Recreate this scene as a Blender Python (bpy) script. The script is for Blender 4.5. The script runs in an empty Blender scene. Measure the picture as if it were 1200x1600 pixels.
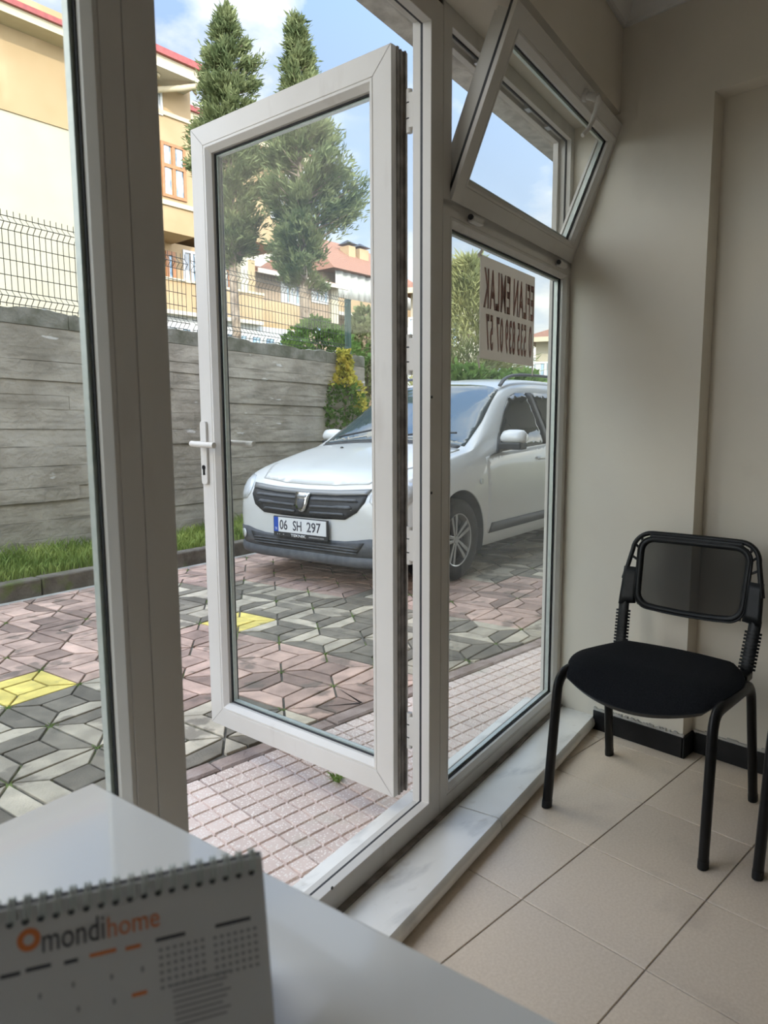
import bpy, bmesh, math, random
import numpy as np
from mathutils import Vector, Matrix
from mathutils.bvhtree import BVHTree

random.seed(7)
RNG = np.random.default_rng(11)
scene = bpy.context.scene
COL = scene.collection

# ------------------------------------------------------------------ camera
F_PX = 1112.0
PITCH, ROLL, YAW = math.radians(7.2), math.radians(-0.28), math.radians(46.06)
EYE = 1.2137
fw = np.array([math.cos(YAW) * math.cos(PITCH), math.sin(YAW) * math.cos(PITCH), -math.sin(PITCH)])
_rt = np.array([math.sin(YAW), -math.cos(YAW), 0.0])
_up = np.cross(_rt, fw)
rr = math.cos(ROLL) * _rt + math.sin(ROLL) * _up
uu = -math.sin(ROLL) * _rt + math.cos(ROLL) * _up
CAM = np.array([0, 0, EYE])
cd = bpy.data.cameras.new('camera')
cam = bpy.data.objects.new('camera', cd)
COL.objects.link(cam)
cd.sensor_fit = 'VERTICAL'
cd.sensor_height = 36.0
cd.lens = F_PX / 1600.0 * 36.0
cd.clip_start, cd.clip_end = 0.02, 600
cd.dof.use_dof = True
cd.dof.focus_distance = 4.5
cd.dof.aperture_fstop = 7.0
m4 = Matrix(((rr[0], uu[0], -fw[0], 0), (rr[1], uu[1], -fw[1], 0), (rr[2], uu[2], -fw[2], EYE), (0, 0, 0, 1)))
cam.matrix_world = m4
scene.camera = cam

# ------------------------------------------------------------------ world (sky with broken cloud)
world = bpy.data.worlds.new('sky')
scene.world = world
world.use_nodes = True
nt = world.node_tree
nt.nodes.clear()
def wn(t, **k):
    n = nt.nodes.new(t)
    for a, b in k.items(): setattr(n, a, b)
    return n
wl = nt.links.new
tc = wn('ShaderNodeTexCoord')
sep = wn('ShaderNodeSeparateXYZ'); wl(tc.outputs['Generated'], sep.inputs[0])
zc = wn('ShaderNodeMath', operation='ADD'); wl(sep.outputs['Z'], zc.inputs[0]); zc.inputs[1].default_value = 0.35
zm = wn('ShaderNodeMath', operation='MAXIMUM'); wl(zc.outputs[0], zm.inputs[0]); zm.inputs[1].default_value = 0.08
dv = wn('ShaderNodeVectorMath', operation='DIVIDE')
cmb = wn('ShaderNodeCombineXYZ')
for i in range(3): wl(zm.outputs[0], cmb.inputs[i])
wl(tc.outputs['Generated'], dv.inputs[0]); wl(cmb.outputs[0], dv.inputs[1])
off = wn('ShaderNodeVectorMath', operation='ADD'); wl(dv.outputs[0], off.inputs[0]); off.inputs[1].default_value = (3.1, 1.7, 0.4)
n1 = wn('ShaderNodeTexNoise'); n1.inputs['Scale'].default_value = 2.1; n1.inputs['Detail'].default_value = 7; n1.inputs['Roughness'].default_value = 0.55
wl(off.outputs[0], n1.inputs['Vector'])
n2 = wn('ShaderNodeTexNoise'); n2.inputs['Scale'].default_value = 3.3; n2.inputs['Detail'].default_value = 5
wl(off.outputs[0], n2.inputs['Vector'])
mask = wn('ShaderNodeValToRGB'); mask.color_ramp.elements[0].position = 0.44; mask.color_ramp.elements[1].position = 0.60
wl(n1.outputs['Fac'], mask.inputs[0])
cl = wn('ShaderNodeValToRGB')
cl.color_ramp.elements[0].position = 0.34; cl.color_ramp.elements[0].color = (0.62, 0.65, 0.67, 1)
cl.color_ramp.elements[1].position = 0.64; cl.color_ramp.elements[1].color = (1.50, 1.40, 1.20, 1)
wl(n2.outputs['Fac'], cl.inputs[0])
blue = wn('ShaderNodeValToRGB')
blue.color_ramp.elements[0].position = 0.02; blue.color_ramp.elements[0].color = (0.62, 0.71, 0.79, 1)
blue.color_ramp.elements[1].position = 0.55; blue.color_ramp.elements[1].color = (0.24, 0.385, 0.66, 1)
wl(sep.outputs['Z'], blue.inputs[0])
mx = wn('ShaderNodeMixRGB'); wl(mask.outputs[0], mx.inputs[0]); wl(blue.outputs[0], mx.inputs[1]); wl(cl.outputs[0], mx.inputs[2])
# added gain: sky brighter towards the unseen sun, lifting yard and room light
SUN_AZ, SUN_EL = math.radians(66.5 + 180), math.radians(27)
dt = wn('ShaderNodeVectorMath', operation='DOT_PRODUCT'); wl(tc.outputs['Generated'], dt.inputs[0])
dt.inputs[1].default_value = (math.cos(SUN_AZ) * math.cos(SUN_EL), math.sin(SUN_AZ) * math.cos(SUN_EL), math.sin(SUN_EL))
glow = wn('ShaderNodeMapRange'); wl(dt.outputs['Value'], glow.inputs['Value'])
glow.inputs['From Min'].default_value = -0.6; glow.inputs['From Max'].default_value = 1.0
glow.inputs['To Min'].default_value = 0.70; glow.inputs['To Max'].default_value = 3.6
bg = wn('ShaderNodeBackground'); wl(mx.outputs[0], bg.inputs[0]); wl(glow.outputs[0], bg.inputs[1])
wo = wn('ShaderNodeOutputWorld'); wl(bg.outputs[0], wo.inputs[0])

# ------------------------------------------------------------------ sun (behind the building we sit in)
sd = bpy.data.lights.new('sun', 'SUN')
sd.energy = 2.1
sd.angle = math.radians(0.6)
sd.color = (1.0, 0.93, 0.80)
sun = bpy.data.objects.new('sun', sd)
COL.objects.link(sun)
_az, _el = math.radians(66.5), math.radians(27)
_d = Vector((math.cos(_az) * math.cos(_el), math.sin(_az) * math.cos(_el), -math.sin(_el)))
sun.rotation_euler = _d.to_track_quat('-Z', 'Y').to_euler()
sun.location = (-20, -30, 30)

# ------------------------------------------------------------------ exposure
scene.view_settings.view_transform = 'Standard'
scene.view_settings.look = 'None'
scene.view_settings.gamma = 1
scene.view_settings.use_curve_mapping = False
scene.view_settings.exposure = 1.08
scene.cycles.use_denoising = True
scene.cycles.max_bounces = 10
scene.cycles.transparent_max_bounces = 16
scene.cycles.caustics_reflective = False
scene.cycles.caustics_refractive = False
scene.cycles.sample_clamp_indirect = 6.0

# ------------------------------------------------------------------ measuring helpers
def ray(x, y):
    return fw + rr * (x - 600) / F_PX + uu * (800 - y) / F_PX
def hz(x, y, z=0.0):
    d = ray(x, y); return CAM + d * ((z - EYE) / d[2])
def hp(x, y, P, n):
    d = ray(x, y); P = np.array(list(P) + [0] * (3 - len(P)), float); n = np.array(list(n) + [0] * (3 - len(n)), float)
    return CAM + d * (((P - CAM) @ n) / (d @ n))
def proj(P):
    d = np.asarray(P, float) - CAM; z = d @ fw
    return 600 + F_PX * (d @ rr) / z, 800 - F_PX * (d @ uu) / z, z

GA = math.radians(12.1)                                   # the glazing stands at 12 degrees to the room grid
GU = np.array([math.cos(GA), math.sin(GA), 0]); GN = np.array([-math.sin(GA), math.cos(GA), 0])
GO = np.array([1.501, 1.324, 0.0])
def gst(P):
    d = np.asarray(P, float) - GO
    return d @ GU, d @ GN
def gw(s, t, z=0.0):
    return GO + GU * s + GN * t + np.array([0, 0, z])

# ------------------------------------------------------------------ mesh builder
class MB:
    def __init__(self):
        self.v, self.f = [], []
    def add(self, vs, fs):
        o = len(self.v)
        self.v += [tuple(float(c) for c in p) for p in vs]
        self.f += [tuple(i + o for i in q) for q in fs]
        return self
    def box(self, x0, x1, y0, y1, z0, z1):
        vs = [(x0, y0, z0), (x1, y0, z0), (x1, y1, z0), (x0, y1, z0), (x0, y0, z1), (x1, y0, z1), (x1, y1, z1), (x0, y1, z1)]
        return self.add(vs, [(0, 3, 2, 1), (4, 5, 6, 7), (0, 1, 5, 4), (1, 2, 6, 5), (2, 3, 7, 6), (3, 0, 4, 7)])
    def prism(self, poly, z0, z1, inset=0.0):
        n = len(poly)
        top = poly
        if inset:
            c = np.mean(np.array(poly), axis=0)
            top = [tuple(np.array(p) + (c - np.array(p)) / max(1e-6, np.linalg.norm(c - np.array(p))) * inset) for p in poly]
        vs = [(p[0], p[1], z0) for p in poly] + [(p[0], p[1], z1) for p in top]
        fs = [tuple(range(n - 1, -1, -1)), tuple(range(n, 2 * n))]
        fs += [(i, (i + 1) % n, n + (i + 1) % n, n + i) for i in range(n)]
        return self.add(vs, fs)
    def ext(self, poly, axis, a0, a1):
        # prism of a 2D polygon along an axis: axis 'x' -> poly is (y,z), 'y' -> poly is (x,z)
        n = len(poly)
        mk = (lambda p, a: (a, p[0], p[1])) if axis == 'x' else (lambda p, a: (p[0], a, p[1]))
        vs = [mk(p, a0) for p in poly] + [mk(p, a1) for p in poly]
        fs = [tuple(range(n - 1, -1, -1)), tuple(range(n, 2 * n))]
        fs += [(i, (i + 1) % n, n + (i + 1) % n, n + i) for i in range(n)]
        return self.add(vs, fs)
    def tube(self, path, r, n=8, ry=None, closed=False, cap=True, frame=None):
        path = [np.array(p, float) for p in path]
        k = len(path)
        rs = r if isinstance(r, (list, tuple)) else [r] * k
        ref = None if frame is None else np.array(frame, float)
        rings = []
        for i, p in enumerate(path):
            a = path[(i - 1) % k] if (closed or i > 0) else path[i]
            b = path[(i + 1) % k] if (closed or i < k - 1) else path[i]
            t = b - a; t /= (np.linalg.norm(t) + 1e-12)
            if ref is None:
                ref = np.array([0, 0, 1.0]) if abs(t[2]) < 0.9 else np.array([0, 1.0, 0])
            s = np.cross(t, ref); s /= (np.linalg.norm(s) + 1e-12)
            u = np.cross(s, t); ref = u
            q = rs[i]; q2 = q if ry is None else ry
            rings.append([p + s * math.cos(2 * math.pi * j / n) * q + u * math.sin(2 * math.pi * j / n) * q2 for j in range(n)])
        vs = [v for rg in rings for v in rg]
        fs = []
        for i in range(k if closed else k - 1):
            i2 = (i + 1) % k
            for j in range(n):
                j2 = (j + 1) % n
                fs.append((i * n + j, i * n + j2, i2 * n + j2, i2 * n + j))
        if cap and not closed:
            fs.append(tuple(range(n - 1, -1, -1))); fs.append(tuple((k - 1) * n + j for j in range(n)))
        return self.add(vs, fs)
    def lathe(self, prof, n=24, axis='z', c=(0, 0, 0)):
        # prof: (radius, height); closed when ends have radius 0
        rows = []
        for r_, h in prof:
            rows.append([(r_ * math.cos(2 * math.pi * j / n), r_ * math.sin(2 * math.pi * j / n), h) for j in range(n)])
        def mp(p):
            x, y, z = p
            if axis == 'y': x, y, z = x, z, y
            if axis == 'x': x, y, z = z, x, y
            return (x + c[0], y + c[1], z + c[2])
        vs = [mp(p) for r_ in rows for p in r_]
        fs = []
        for i in range(len(prof) - 1):
            for j in range(n):
                j2 = (j + 1) % n
                fs.append((i * n + j, i * n + j2, (i + 1) * n + j2, (i + 1) * n + j))
        fs.append(tuple(range(n - 1, -1, -1))); fs.append(tuple((len(prof) - 1) * n + j for j in range(n)))
        return self.add(vs, fs)
    def ring(self, x0, x1, z0, z1, prof):
        # mitred rectangular frame; prof = closed list of (inset, y)
        n = len(prof)
        vs = []
        for (d, y) in prof:
            vs += [(x0 + d, y, z0 + d), (x1 - d, y, z0 + d), (x1 - d, y, z1 - d), (x0 + d, y, z1 - d)]
        fs = []
        for i in range(n):
            i2 = (i + 1) % n
            for j in range(4):
                j2 = (j + 1) % 4
                fs.append((i * 4 + j, i * 4 + j2, i2 * 4 + j2, i2 * 4 + j))
        return self.add(vs, fs)
    def grid(self, pts, nu, nv):
        # open surface, pts[nu][nv]
        vs = [p for row in pts for p in row]
        fs = [(i * nv + j, i * nv + j + 1, (i + 1) * nv + j + 1, (i + 1) * nv + j) for i in range(nu - 1) for j in range(nv - 1)]
        return self.add(vs, fs)
    def mesh(self, name, recalc=True):
        me = bpy.data.meshes.new(name)
        me.from_pydata(self.v, [], self.f)
        if recalc:
            bm = bmesh.new(); bm.from_mesh(me)
            bmesh.ops.recalc_face_normals(bm, faces=bm.faces)
            bm.to_mesh(me); bm.free()
        me.update()
        return me
    def build(self, name, mat, parent=None, smooth=None, bevel=0.0, seg=2, recalc=True, solid=0.0):
        me = self.mesh(name, recalc)
        return obj(name, me, mat, parent, smooth, bevel, seg, solid)

def obj(name, me, mat, parent=None, smooth=None, bevel=0.0, seg=2, solid=0.0):
    o = bpy.data.objects.new(name, me)
    COL.objects.link(o)
    if mat is not None and hasattr(me, 'materials'):
        if not me.materials: me.materials.append(mat)
    if smooth is not None:
        me.polygons.foreach_set('use_smooth', [True] * len(me.polygons))
        me.set_sharp_from_angle(angle=math.radians(smooth))
    if solid:
        md = o.modifiers.new('solid', 'SOLIDIFY'); md.thickness = solid; md.offset = -1
    if bevel:
        md = o.modifiers.new('bevel', 'BEVEL'); md.width = bevel; md.segments = seg; md.limit_method = 'ANGLE'; md.angle_limit = math.radians(40)
    if parent is not None: o.parent = parent
    return o

def empty(name, loc=(0, 0, 0), rz=0.0):
    o = bpy.data.objects.new(name, None)
    COL.objects.link(o)
    o.location = tuple(float(c) for c in loc); o.rotation_euler = (0, 0, rz)
    o.empty_display_size = 0.1
    return o
def tag(o, label=None, cat=None, group=None, kind=None):
    if label: o['label'] = label
    if cat: o['category'] = cat
    if group: o['group'] = group
    if kind: o['kind'] = kind
    return o
def children(o):
    return [c for c in bpy.data.objects if c.parent == o]
def copy_tree(o, parent=None):
    c = o.copy(); COL.objects.link(c); c.parent = parent
    for ch in children(o): copy_tree(ch, c)
    return c

# ------------------------------------------------------------------ materials
MATS = {}
def mat(name, c1, c2=None, rough=0.6, metal=0.0, scale=8.0, detail=4.0, bump=0.0, bscale=None, spec=0.5, ramp=(0.35, 0.7), coat=0.0, objcol=False, rnd=0.0):
    m = bpy.data.materials.new(name); m.use_nodes = True
    t = m.node_tree; b = t.nodes['Principled BSDF']; L = t.links.new
    b.inputs['Roughness'].default_value = rough; b.inputs['Metallic'].default_value = metal
    b.inputs['Specular IOR Level'].default_value = spec
    b.inputs['Coat Weight'].default_value = coat
    g = t.nodes.new('ShaderNodeNewGeometry')
    colout = None
    if c2 is not None:
        nz = t.nodes.new('ShaderNodeTexNoise'); nz.inputs['Scale'].default_value = scale; nz.inputs['Detail'].default_value = detail
        L(g.outputs['Position'], nz.inputs['Vector'])
        cr = t.nodes.new('ShaderNodeValToRGB')
        cr.color_ramp.elements[0].position = ramp[0]; cr.color_ramp.elements[0].color = (*c1, 1)
        cr.color_ramp.elements[1].position = ramp[1]; cr.color_ramp.elements[1].color = (*c2, 1)
        L(nz.outputs['Fac'], cr.inputs[0]); colout = cr.outputs[0]
    if objcol or rnd:
        oi = t.nodes.new('ShaderNodeObjectInfo')
        if colout is None:
            rgb = t.nodes.new('ShaderNodeRGB'); rgb.outputs[0].default_value = (*c1, 1); colout = rgb.outputs[0]
        if objcol:
            mu = t.nodes.new('ShaderNodeMixRGB'); mu.blend_type = 'MULTIPLY'; mu.inputs[0].default_value = 1
            L(colout, mu.inputs[1]); L(oi.outputs['Color'], mu.inputs[2]); colout = mu.outputs[0]
        if rnd:
            mr = t.nodes.new('ShaderNodeMapRange'); mr.inputs['To Min'].default_value = 1 - rnd; mr.inputs['To Max'].default_value = 1 + rnd
            L(oi.outputs['Random'], mr.inputs['Value'])
            mu = t.nodes.new('ShaderNodeMixRGB'); mu.blend_type = 'MULTIPLY'; mu.inputs[0].default_value = 1
            L(colout, mu.inputs[1]); L(mr.outputs[0], mu.inputs[2]); colout = mu.outputs[0]
    if colout is not None: L(colout, b.inputs['Base Color'])
    else: b.inputs['Base Color'].default_value = (*c1, 1)
    if bump:
        nb = t.nodes.new('ShaderNodeTexNoise'); nb.inputs['Scale'].default_value = bscale or scale; nb.inputs['Detail'].default_value = 6
        L(g.outputs['Position'], nb.inputs['Vector'])
        bp = t.nodes.new('ShaderNodeBump'); bp.inputs['Strength'].default_value = bump; bp.inputs['Distance'].default_value = 0.01
        L(nb.outputs['Fac'], bp.inputs['Height']); L(bp.outputs[0], b.inputs['Normal'])
    MATS[name] = m
    return m
def add_layer(m, color, scale, lo, hi, amount=1.0, stretch=(1, 1, 1), offset=(0, 0, 0), detail=5, tex='noise'):
    # a second stain / speck layer with a shape of its own on top of a material's colour
    t = m.node_tree; b = t.nodes['Principled BSDF']; L = t.links.new
    g = t.nodes.new('ShaderNodeNewGeometry'); mp = t.nodes.new('ShaderNodeMapping')
    mp.inputs['Scale'].default_value = stretch; mp.inputs['Location'].default_value = offset
    L(g.outputs['Position'], mp.inputs['Vector'])
    if tex == 'noise':
        nz = t.nodes.new('ShaderNodeTexNoise'); nz.inputs['Scale'].default_value = scale; nz.inputs['Detail'].default_value = detail; out = nz.outputs['Fac']
    else:
        nz = t.nodes.new('ShaderNodeTexVoronoi'); nz.inputs['Scale'].default_value = scale; out = nz.outputs['Distance']
    L(mp.outputs[0], nz.inputs['Vector'])
    mr = t.nodes.new('ShaderNodeMapRange'); mr.inputs['From Min'].default_value = lo; mr.inputs['From Max'].default_value = hi
    mr.inputs['To Max'].default_value = amount
    L(out, mr.inputs['Value'])
    mix = t.nodes.new('ShaderNodeMixRGB'); L(mr.outputs[0], mix.inputs[0])
    src = b.inputs['Base Color']
    if src.is_linked:
        L(src.links[0].from_socket, mix.inputs[1])
    else:
        mix.inputs[1].default_value = src.default_value
    mix.inputs[2].default_value = (*color, 1)
    L(mix.outputs[0], b.inputs['Base Color'])
def glass(name, tint=(0.96, 0.98, 0.97), haze=0.04, hz_scale=3.0, refl=1.0):
    m = bpy.data.materials.new(name); m.use_nodes = True
    t = m.node_tree; t.nodes.clear(); L = t.links.new
    out = t.nodes.new('ShaderNodeOutputMaterial')
    tr = t.nodes.new('ShaderNodeBsdfTransparent'); tr.inputs[0].default_value = (*tint, 1)
    gl = t.nodes.new('ShaderNodeBsdfGlossy'); gl.inputs['Roughness'].default_value = 0.02
    fr = t.nodes.new('ShaderNodeLayerWeight'); fr.inputs[0].default_value = 0.5
    pw = t.nodes.new('ShaderNodeMath'); pw.operation = 'POWER'; pw.inputs[1].default_value = 5.0
    L(fr.outputs['Facing'], pw.inputs[0])
    mf = t.nodes.new('ShaderNodeMath'); mf.operation = 'MULTIPLY_ADD'; mf.inputs[1].default_value = 0.40 * refl; mf.inputs[2].default_value = 0.02 * refl
    L(pw.outputs[0], mf.inputs[0])
    a = t.nodes.new('ShaderNodeMixShader'); L(mf.outputs[0], a.inputs[0]); L(tr.outputs[0], a.inputs[1]); L(gl.outputs[0], a.inputs[2])
    df = t.nodes.new('ShaderNodeBsdfDiffuse'); df.inputs[0].default_value = (0.75, 0.76, 0.74, 1)
    tl = t.nodes.new('ShaderNodeBsdfTranslucent'); tl.inputs[0].default_value = (0.75, 0.76, 0.74, 1)
    ad = t.nodes.new('ShaderNodeMixShader'); ad.inputs[0].default_value = 0.6; L(df.outputs[0], ad.inputs[1]); L(tl.outputs[0], ad.inputs[2])
    g = t.nodes.new('ShaderNodeNewGeometry'); nz = t.nodes.new('ShaderNodeTexNoise'); nz.inputs['Scale'].default_value = hz_scale; nz.inputs['Detail'].default_value = 5
    L(g.outputs['Position'], nz.inputs['Vector'])
    mr = t.nodes.new('ShaderNodeMapRange'); mr.inputs['From Min'].default_value = 0.35; mr.inputs['From Max'].default_value = 0.7
    mr.inputs['To Min'].default_value = haze * 0.4; mr.inputs['To Max'].default_value = haze
    L(nz.outputs['Fac'], mr.inputs['Value'])
    b = t.nodes.new('ShaderNodeMixShader'); L(mr.outputs[0], b.inputs[0]); L(a.outputs[0], b.inputs[1]); L(ad.outputs[0], b.inputs[2])
    L(b.outputs[0], out.inputs[0])
    MATS[name] = m
    return m
def foliage_mat(name, c1, c2, scale=3.0, tip=None):
    m = mat(name, c1, c2, rough=0.7, scale=scale, spec=0.2, ramp=(0.3, 0.75))
    t = m.node_tree; b = t.nodes['Principled BSDF']; L = t.links.new
    out = [n for n in t.nodes if n.type == 'OUTPUT_MATERIAL'][0]
    tl = t.nodes.new('ShaderNodeBsdfTranslucent')
    L(b.inputs['Base Color'].links[0].from_socket, tl.inputs[0])
    mi = t.nodes.new('ShaderNodeMixShader'); mi.inputs[0].default_value = 0.35
    L(b.outputs[0], mi.inputs[1]); L(tl.outputs[0], mi.inputs[2]); L(mi.outputs[0], out.inputs[0])
    return m

pvc = mat('white_pvc', (0.62, 0.59, 0.545), (0.67, 0.645, 0.60), rough=0.38, scale=3, bump=0.02, bscale=300)
add_layer(pvc, (0.42, 0.37, 0.32), 9, 0.62, 0.80, 0.5, (1, 1, 0.25))
pvc_dark = mat('grimy_shaded_pvc', (0.13, 0.11, 0.095), (0.30, 0.27, 0.24), rough=0.6, scale=18)
rubber = mat('black_rubber', (0.02, 0.02, 0.022), (0.035, 0.035, 0.04), rough=0.6, scale=30)
spacer = mat('glazing_spacer', (0.55, 0.60, 0.57), (0.65, 0.68, 0.64), rough=0.35, metal=0.3, scale=60)
steel = mat('steel', (0.55, 0.55, 0.56), (0.68, 0.68, 0.68), rough=0.3, metal=1.0, scale=40)
glass_clear = glass('clear_glass', (0.97, 0.985, 0.975), 0.012)
glass_dusty = glass('dusty_glass', (0.94, 0.96, 0.95), 0.06, 2.0)
paint = mat('wall_paint', (0.76, 0.70, 0.60), (0.80, 0.745, 0.645), rough=0.75, scale=2.2, bump=0.08, bscale=26)
add_layer(paint, (0.50, 0.45, 0.38), 3.0, 0.66, 0.85, 0.35)
ceil_m = mat('ceiling_paint', (0.74, 0.72, 0.69), (0.79, 0.77, 0.74), rough=0.8, scale=3)
plaster = mat('rough_plaster', (0.42, 0.40, 0.37), (0.60, 0.58, 0.54), rough=0.95, scale=14, bump=0.7, bscale=40)
tile_m = mat('floor_tile', (0.71, 0.59, 0.465), (0.79, 0.67, 0.545), rough=0.42, scale=140, detail=3, bump=0.05, bscale=220, rnd=0.05)
add_layer(tile_m, (0.40, 0.33, 0.27), 5.0, 0.58, 0.8, 0.4)
grout_m = mat('grout', (0.33, 0.28, 0.235), (0.46, 0.41, 0.36), rough=0.9, scale=6)
black_skirt = mat('black_skirting', (0.008, 0.008, 0.009), (0.018, 0.018, 0.019), rough=0.4, scale=14, spec=0.25)
marble = mat('marble', (0.84, 0.825, 0.78), (0.93, 0.915, 0.87), rough=0.22, scale=5, detail=6)
add_layer(marble, (0.46, 0.46, 0.45), 5.0, 0.56, 0.74, 0.7, (1.0, 2.6, 1.0), (3, 1, 0), 8)
add_layer(marble, (0.40, 0.32, 0.23), 13.0, 0.64, 0.82, 0.6)
terrazzo = mat('terrazzo', (0.66, 0.535, 0.475), (0.76, 0.63, 0.565), rough=0.7, scale=7, rnd=0.07)
add_layer(terrazzo, (0.93, 0.86, 0.80), 110, 0.42, 0.20, 0.9, tex='voronoi')
add_layer(terrazzo, (0.40, 0.39, 0.30), 3.5, 0.60, 0.74, 0.55)
paver_m = mat('paving_block', (0.62, 0.62, 0.62), (1.0, 1.0, 1.0), rough=0.8, scale=9, detail=6, bump=0.35, bscale=120, objcol=True, rnd=0.22)
add_layer(paver_m, (0.11, 0.095, 0.075), 5.0, 0.58, 0.63, 0.6, detail=7)
joint_m = mat('mossy_joint', (0.11, 0.10, 0.085), (0.17, 0.16, 0.13), rough=0.95, scale=20, bump=0.6, bscale=90)
add_layer(joint_m, (0.16, 0.22, 0.05), 5.0, 0.52, 0.62, 0.9)
edge_m = mat('edging_stone', (0.28, 0.21, 0.18), (0.45, 0.36, 0.32), rough=0.9, scale=9, bump=0.8, bscale=60)
kerb_m = mat('kerb_stone', (0.10, 0.085, 0.065), (0.20, 0.175, 0.14), rough=0.95, scale=9, bump=0.6, bscale=45)
add_layer(kerb_m, (0.12, 0.15, 0.04), 6, 0.58, 0.7, 0.8)
conc_m = mat('board_marked_concrete', (0.30, 0.27, 0.22), (0.48, 0.44, 0.37), rough=0.95, scale=3.0, detail=8, bump=0.9, bscale=22, rnd=0.04)
add_layer(conc_m, (0.22, 0.20, 0.16), 3.0, 0.48, 0.66, 0.8, (1, 1, 7))
add_layer(conc_m, (0.17, 0.155, 0.12), 0.9, 0.50, 0.72, 0.6, (1, 1, 0.5), (7, 2, 0), 8)
add_layer(conc_m, (0.56, 0.53, 0.47), 1.3, 0.55, 0.75, 0.5, (1, 1, 1.2), (1, 5, 3), 8)
add_layer(conc_m, (0.70, 0.69, 0.66), 2.6, 0.67, 0.70, 0.7, (1.3, 1.3, 5), (4, 2, 1))
conc_top = mat('mossy_concrete_top', (0.12, 0.12, 0.085), (0.27, 0.26, 0.22), rough=0.95, scale=7, bump=0.8, bscale=30)
soil_m = mat('soil', (0.10, 0.08, 0.05), (0.18, 0.15, 0.09), rough=1.0, scale=12, bump=0.6)
ground_m = mat('rough_ground', (0.16, 0.16, 0.09), (0.25, 0.23, 0.14), rough=1.0, scale=1.5, bump=0.5)
grass_m = foliage_mat('grass_blades', (0.13, 0.21, 0.04), (0.46, 0.53, 0.16), 4.0)
weed_m = foliage_mat('weed_leaves', (0.16, 0.28, 0.06), (0.36, 0.48, 0.16), 9.0)
conifer_m = foliage_mat('conifer_foliage', (0.06, 0.09, 0.035), (0.235, 0.265, 0.125), 3.4)
shrub_m = foliage_mat('shrub_leaves', (0.09, 0.17, 0.04), (0.19, 0.29, 0.07), 5.0)
gold_m = foliage_mat('golden_leaves', (0.34, 0.36, 0.07), (0.78, 0.62, 0.12), 9.0)
pine_m = foliage_mat('pine_needles', (0.14, 0.18, 0.075), (0.46, 0.45, 0.21), 1.2)
bark_m = mat('bark', (0.16, 0.12, 0.09), (0.33, 0.27, 0.21), rough=0.95, scale=9, bump=0.6, bscale=30)
wire_m = mat('fence_wire', (0.035, 0.035, 0.03), (0.06, 0.06, 0.05), rough=0.5, scale=30)
green_m = mat('green_post', (0.015, 0.06, 0.045), (0.025, 0.085, 0.065), rough=0.45, scale=12)
frame_black = mat('black_metal', (0.006, 0.006, 0.007), (0.011, 0.011, 0.012), rough=0.34, scale=20, spec=0.28)
plastic_black = mat('black_plastic', (0.008, 0.009, 0.010), (0.015, 0.016, 0.018), rough=0.42, scale=30, spec=0.3)
fabric_black = mat('black_fabric', (0.006, 0.007, 0.009), (0.014, 0.015, 0.018), rough=0.95, scale=260, bump=0.5, bscale=420, spec=0.15)
desk_m = mat('white_laminate', (0.88, 0.87, 0.86), (0.91, 0.90, 0.89), rough=0.12, scale=3, coat=0.3)
paper_m = mat('calendar_paper', (0.62, 0.62, 0.62), (0.66, 0.66, 0.66), rough=0.6, scale=6)
ink_dark = mat('dark_ink', (0.06, 0.06, 0.075), rough=0.6)
ink_grey = mat('grey_ink', (0.30, 0.30, 0.33), rough=0.6)
ink_orange = mat('orange_ink', (0.70, 0.22, 0.07), rough=0.6)
card_grey = mat('grey_card', (0.25, 0.25, 0.27), (0.29, 0.29, 0.31), rough=0.6, scale=9)

# mesh fabric of the chair back: fine see-through weave
mesh_fab = bpy.data.materials.new('mesh_fabric'); mesh_fab.use_nodes = True
_t = mesh_fab.node_tree; _b = _t.nodes['Principled BSDF']; _b.inputs['Base Color'].default_value = (0.012, 0.012, 0.012, 1); _b.inputs['Roughness'].default_value = 0.8
_o = [n for n in _t.nodes if n.type == 'OUTPUT_MATERIAL'][0]
_tr = _t.nodes.new('ShaderNodeBsdfTransparent'); _mx = _t.nodes.new('ShaderNodeMixShader')
_mx.inputs[0].default_value = 0.54
_t.links.new(_tr.outputs[0], _mx.inputs[1]); _t.links.new(_b.outputs[0], _mx.inputs[2]); _t.links.new(_mx.outputs[0], _o.inputs[0])

def translucent(name, col, w=0.5):
    m = mat(name, col, tuple(c * 0.92 for c in col), rough=0.6, scale=20)
    t = m.node_tree; b = t.nodes['Principled BSDF']; L = t.links.new
    out = [n for n in t.nodes if n.type == 'OUTPUT_MATERIAL'][0]
    tl = t.nodes.new('ShaderNodeBsdfTranslucent'); tl.inputs[0].default_value = (*col, 1)
    mi = t.nodes.new('ShaderNodeMixShader'); mi.inputs[0].default_value = w
    L(b.outputs[0], mi.inputs[1]); L(tl.outputs[0], mi.inputs[2]); L(mi.outputs[0], out.inputs[0])
    return m
sign_white = translucent('sign_vinyl', (0.80, 0.74, 0.68), 0.62)
sign_red = translucent('sign_red', (0.82, 0.42, 0.35), 0.65)
sign_line = translucent('sign_outline', (0.46, 0.22, 0.19), 0.55)

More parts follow.
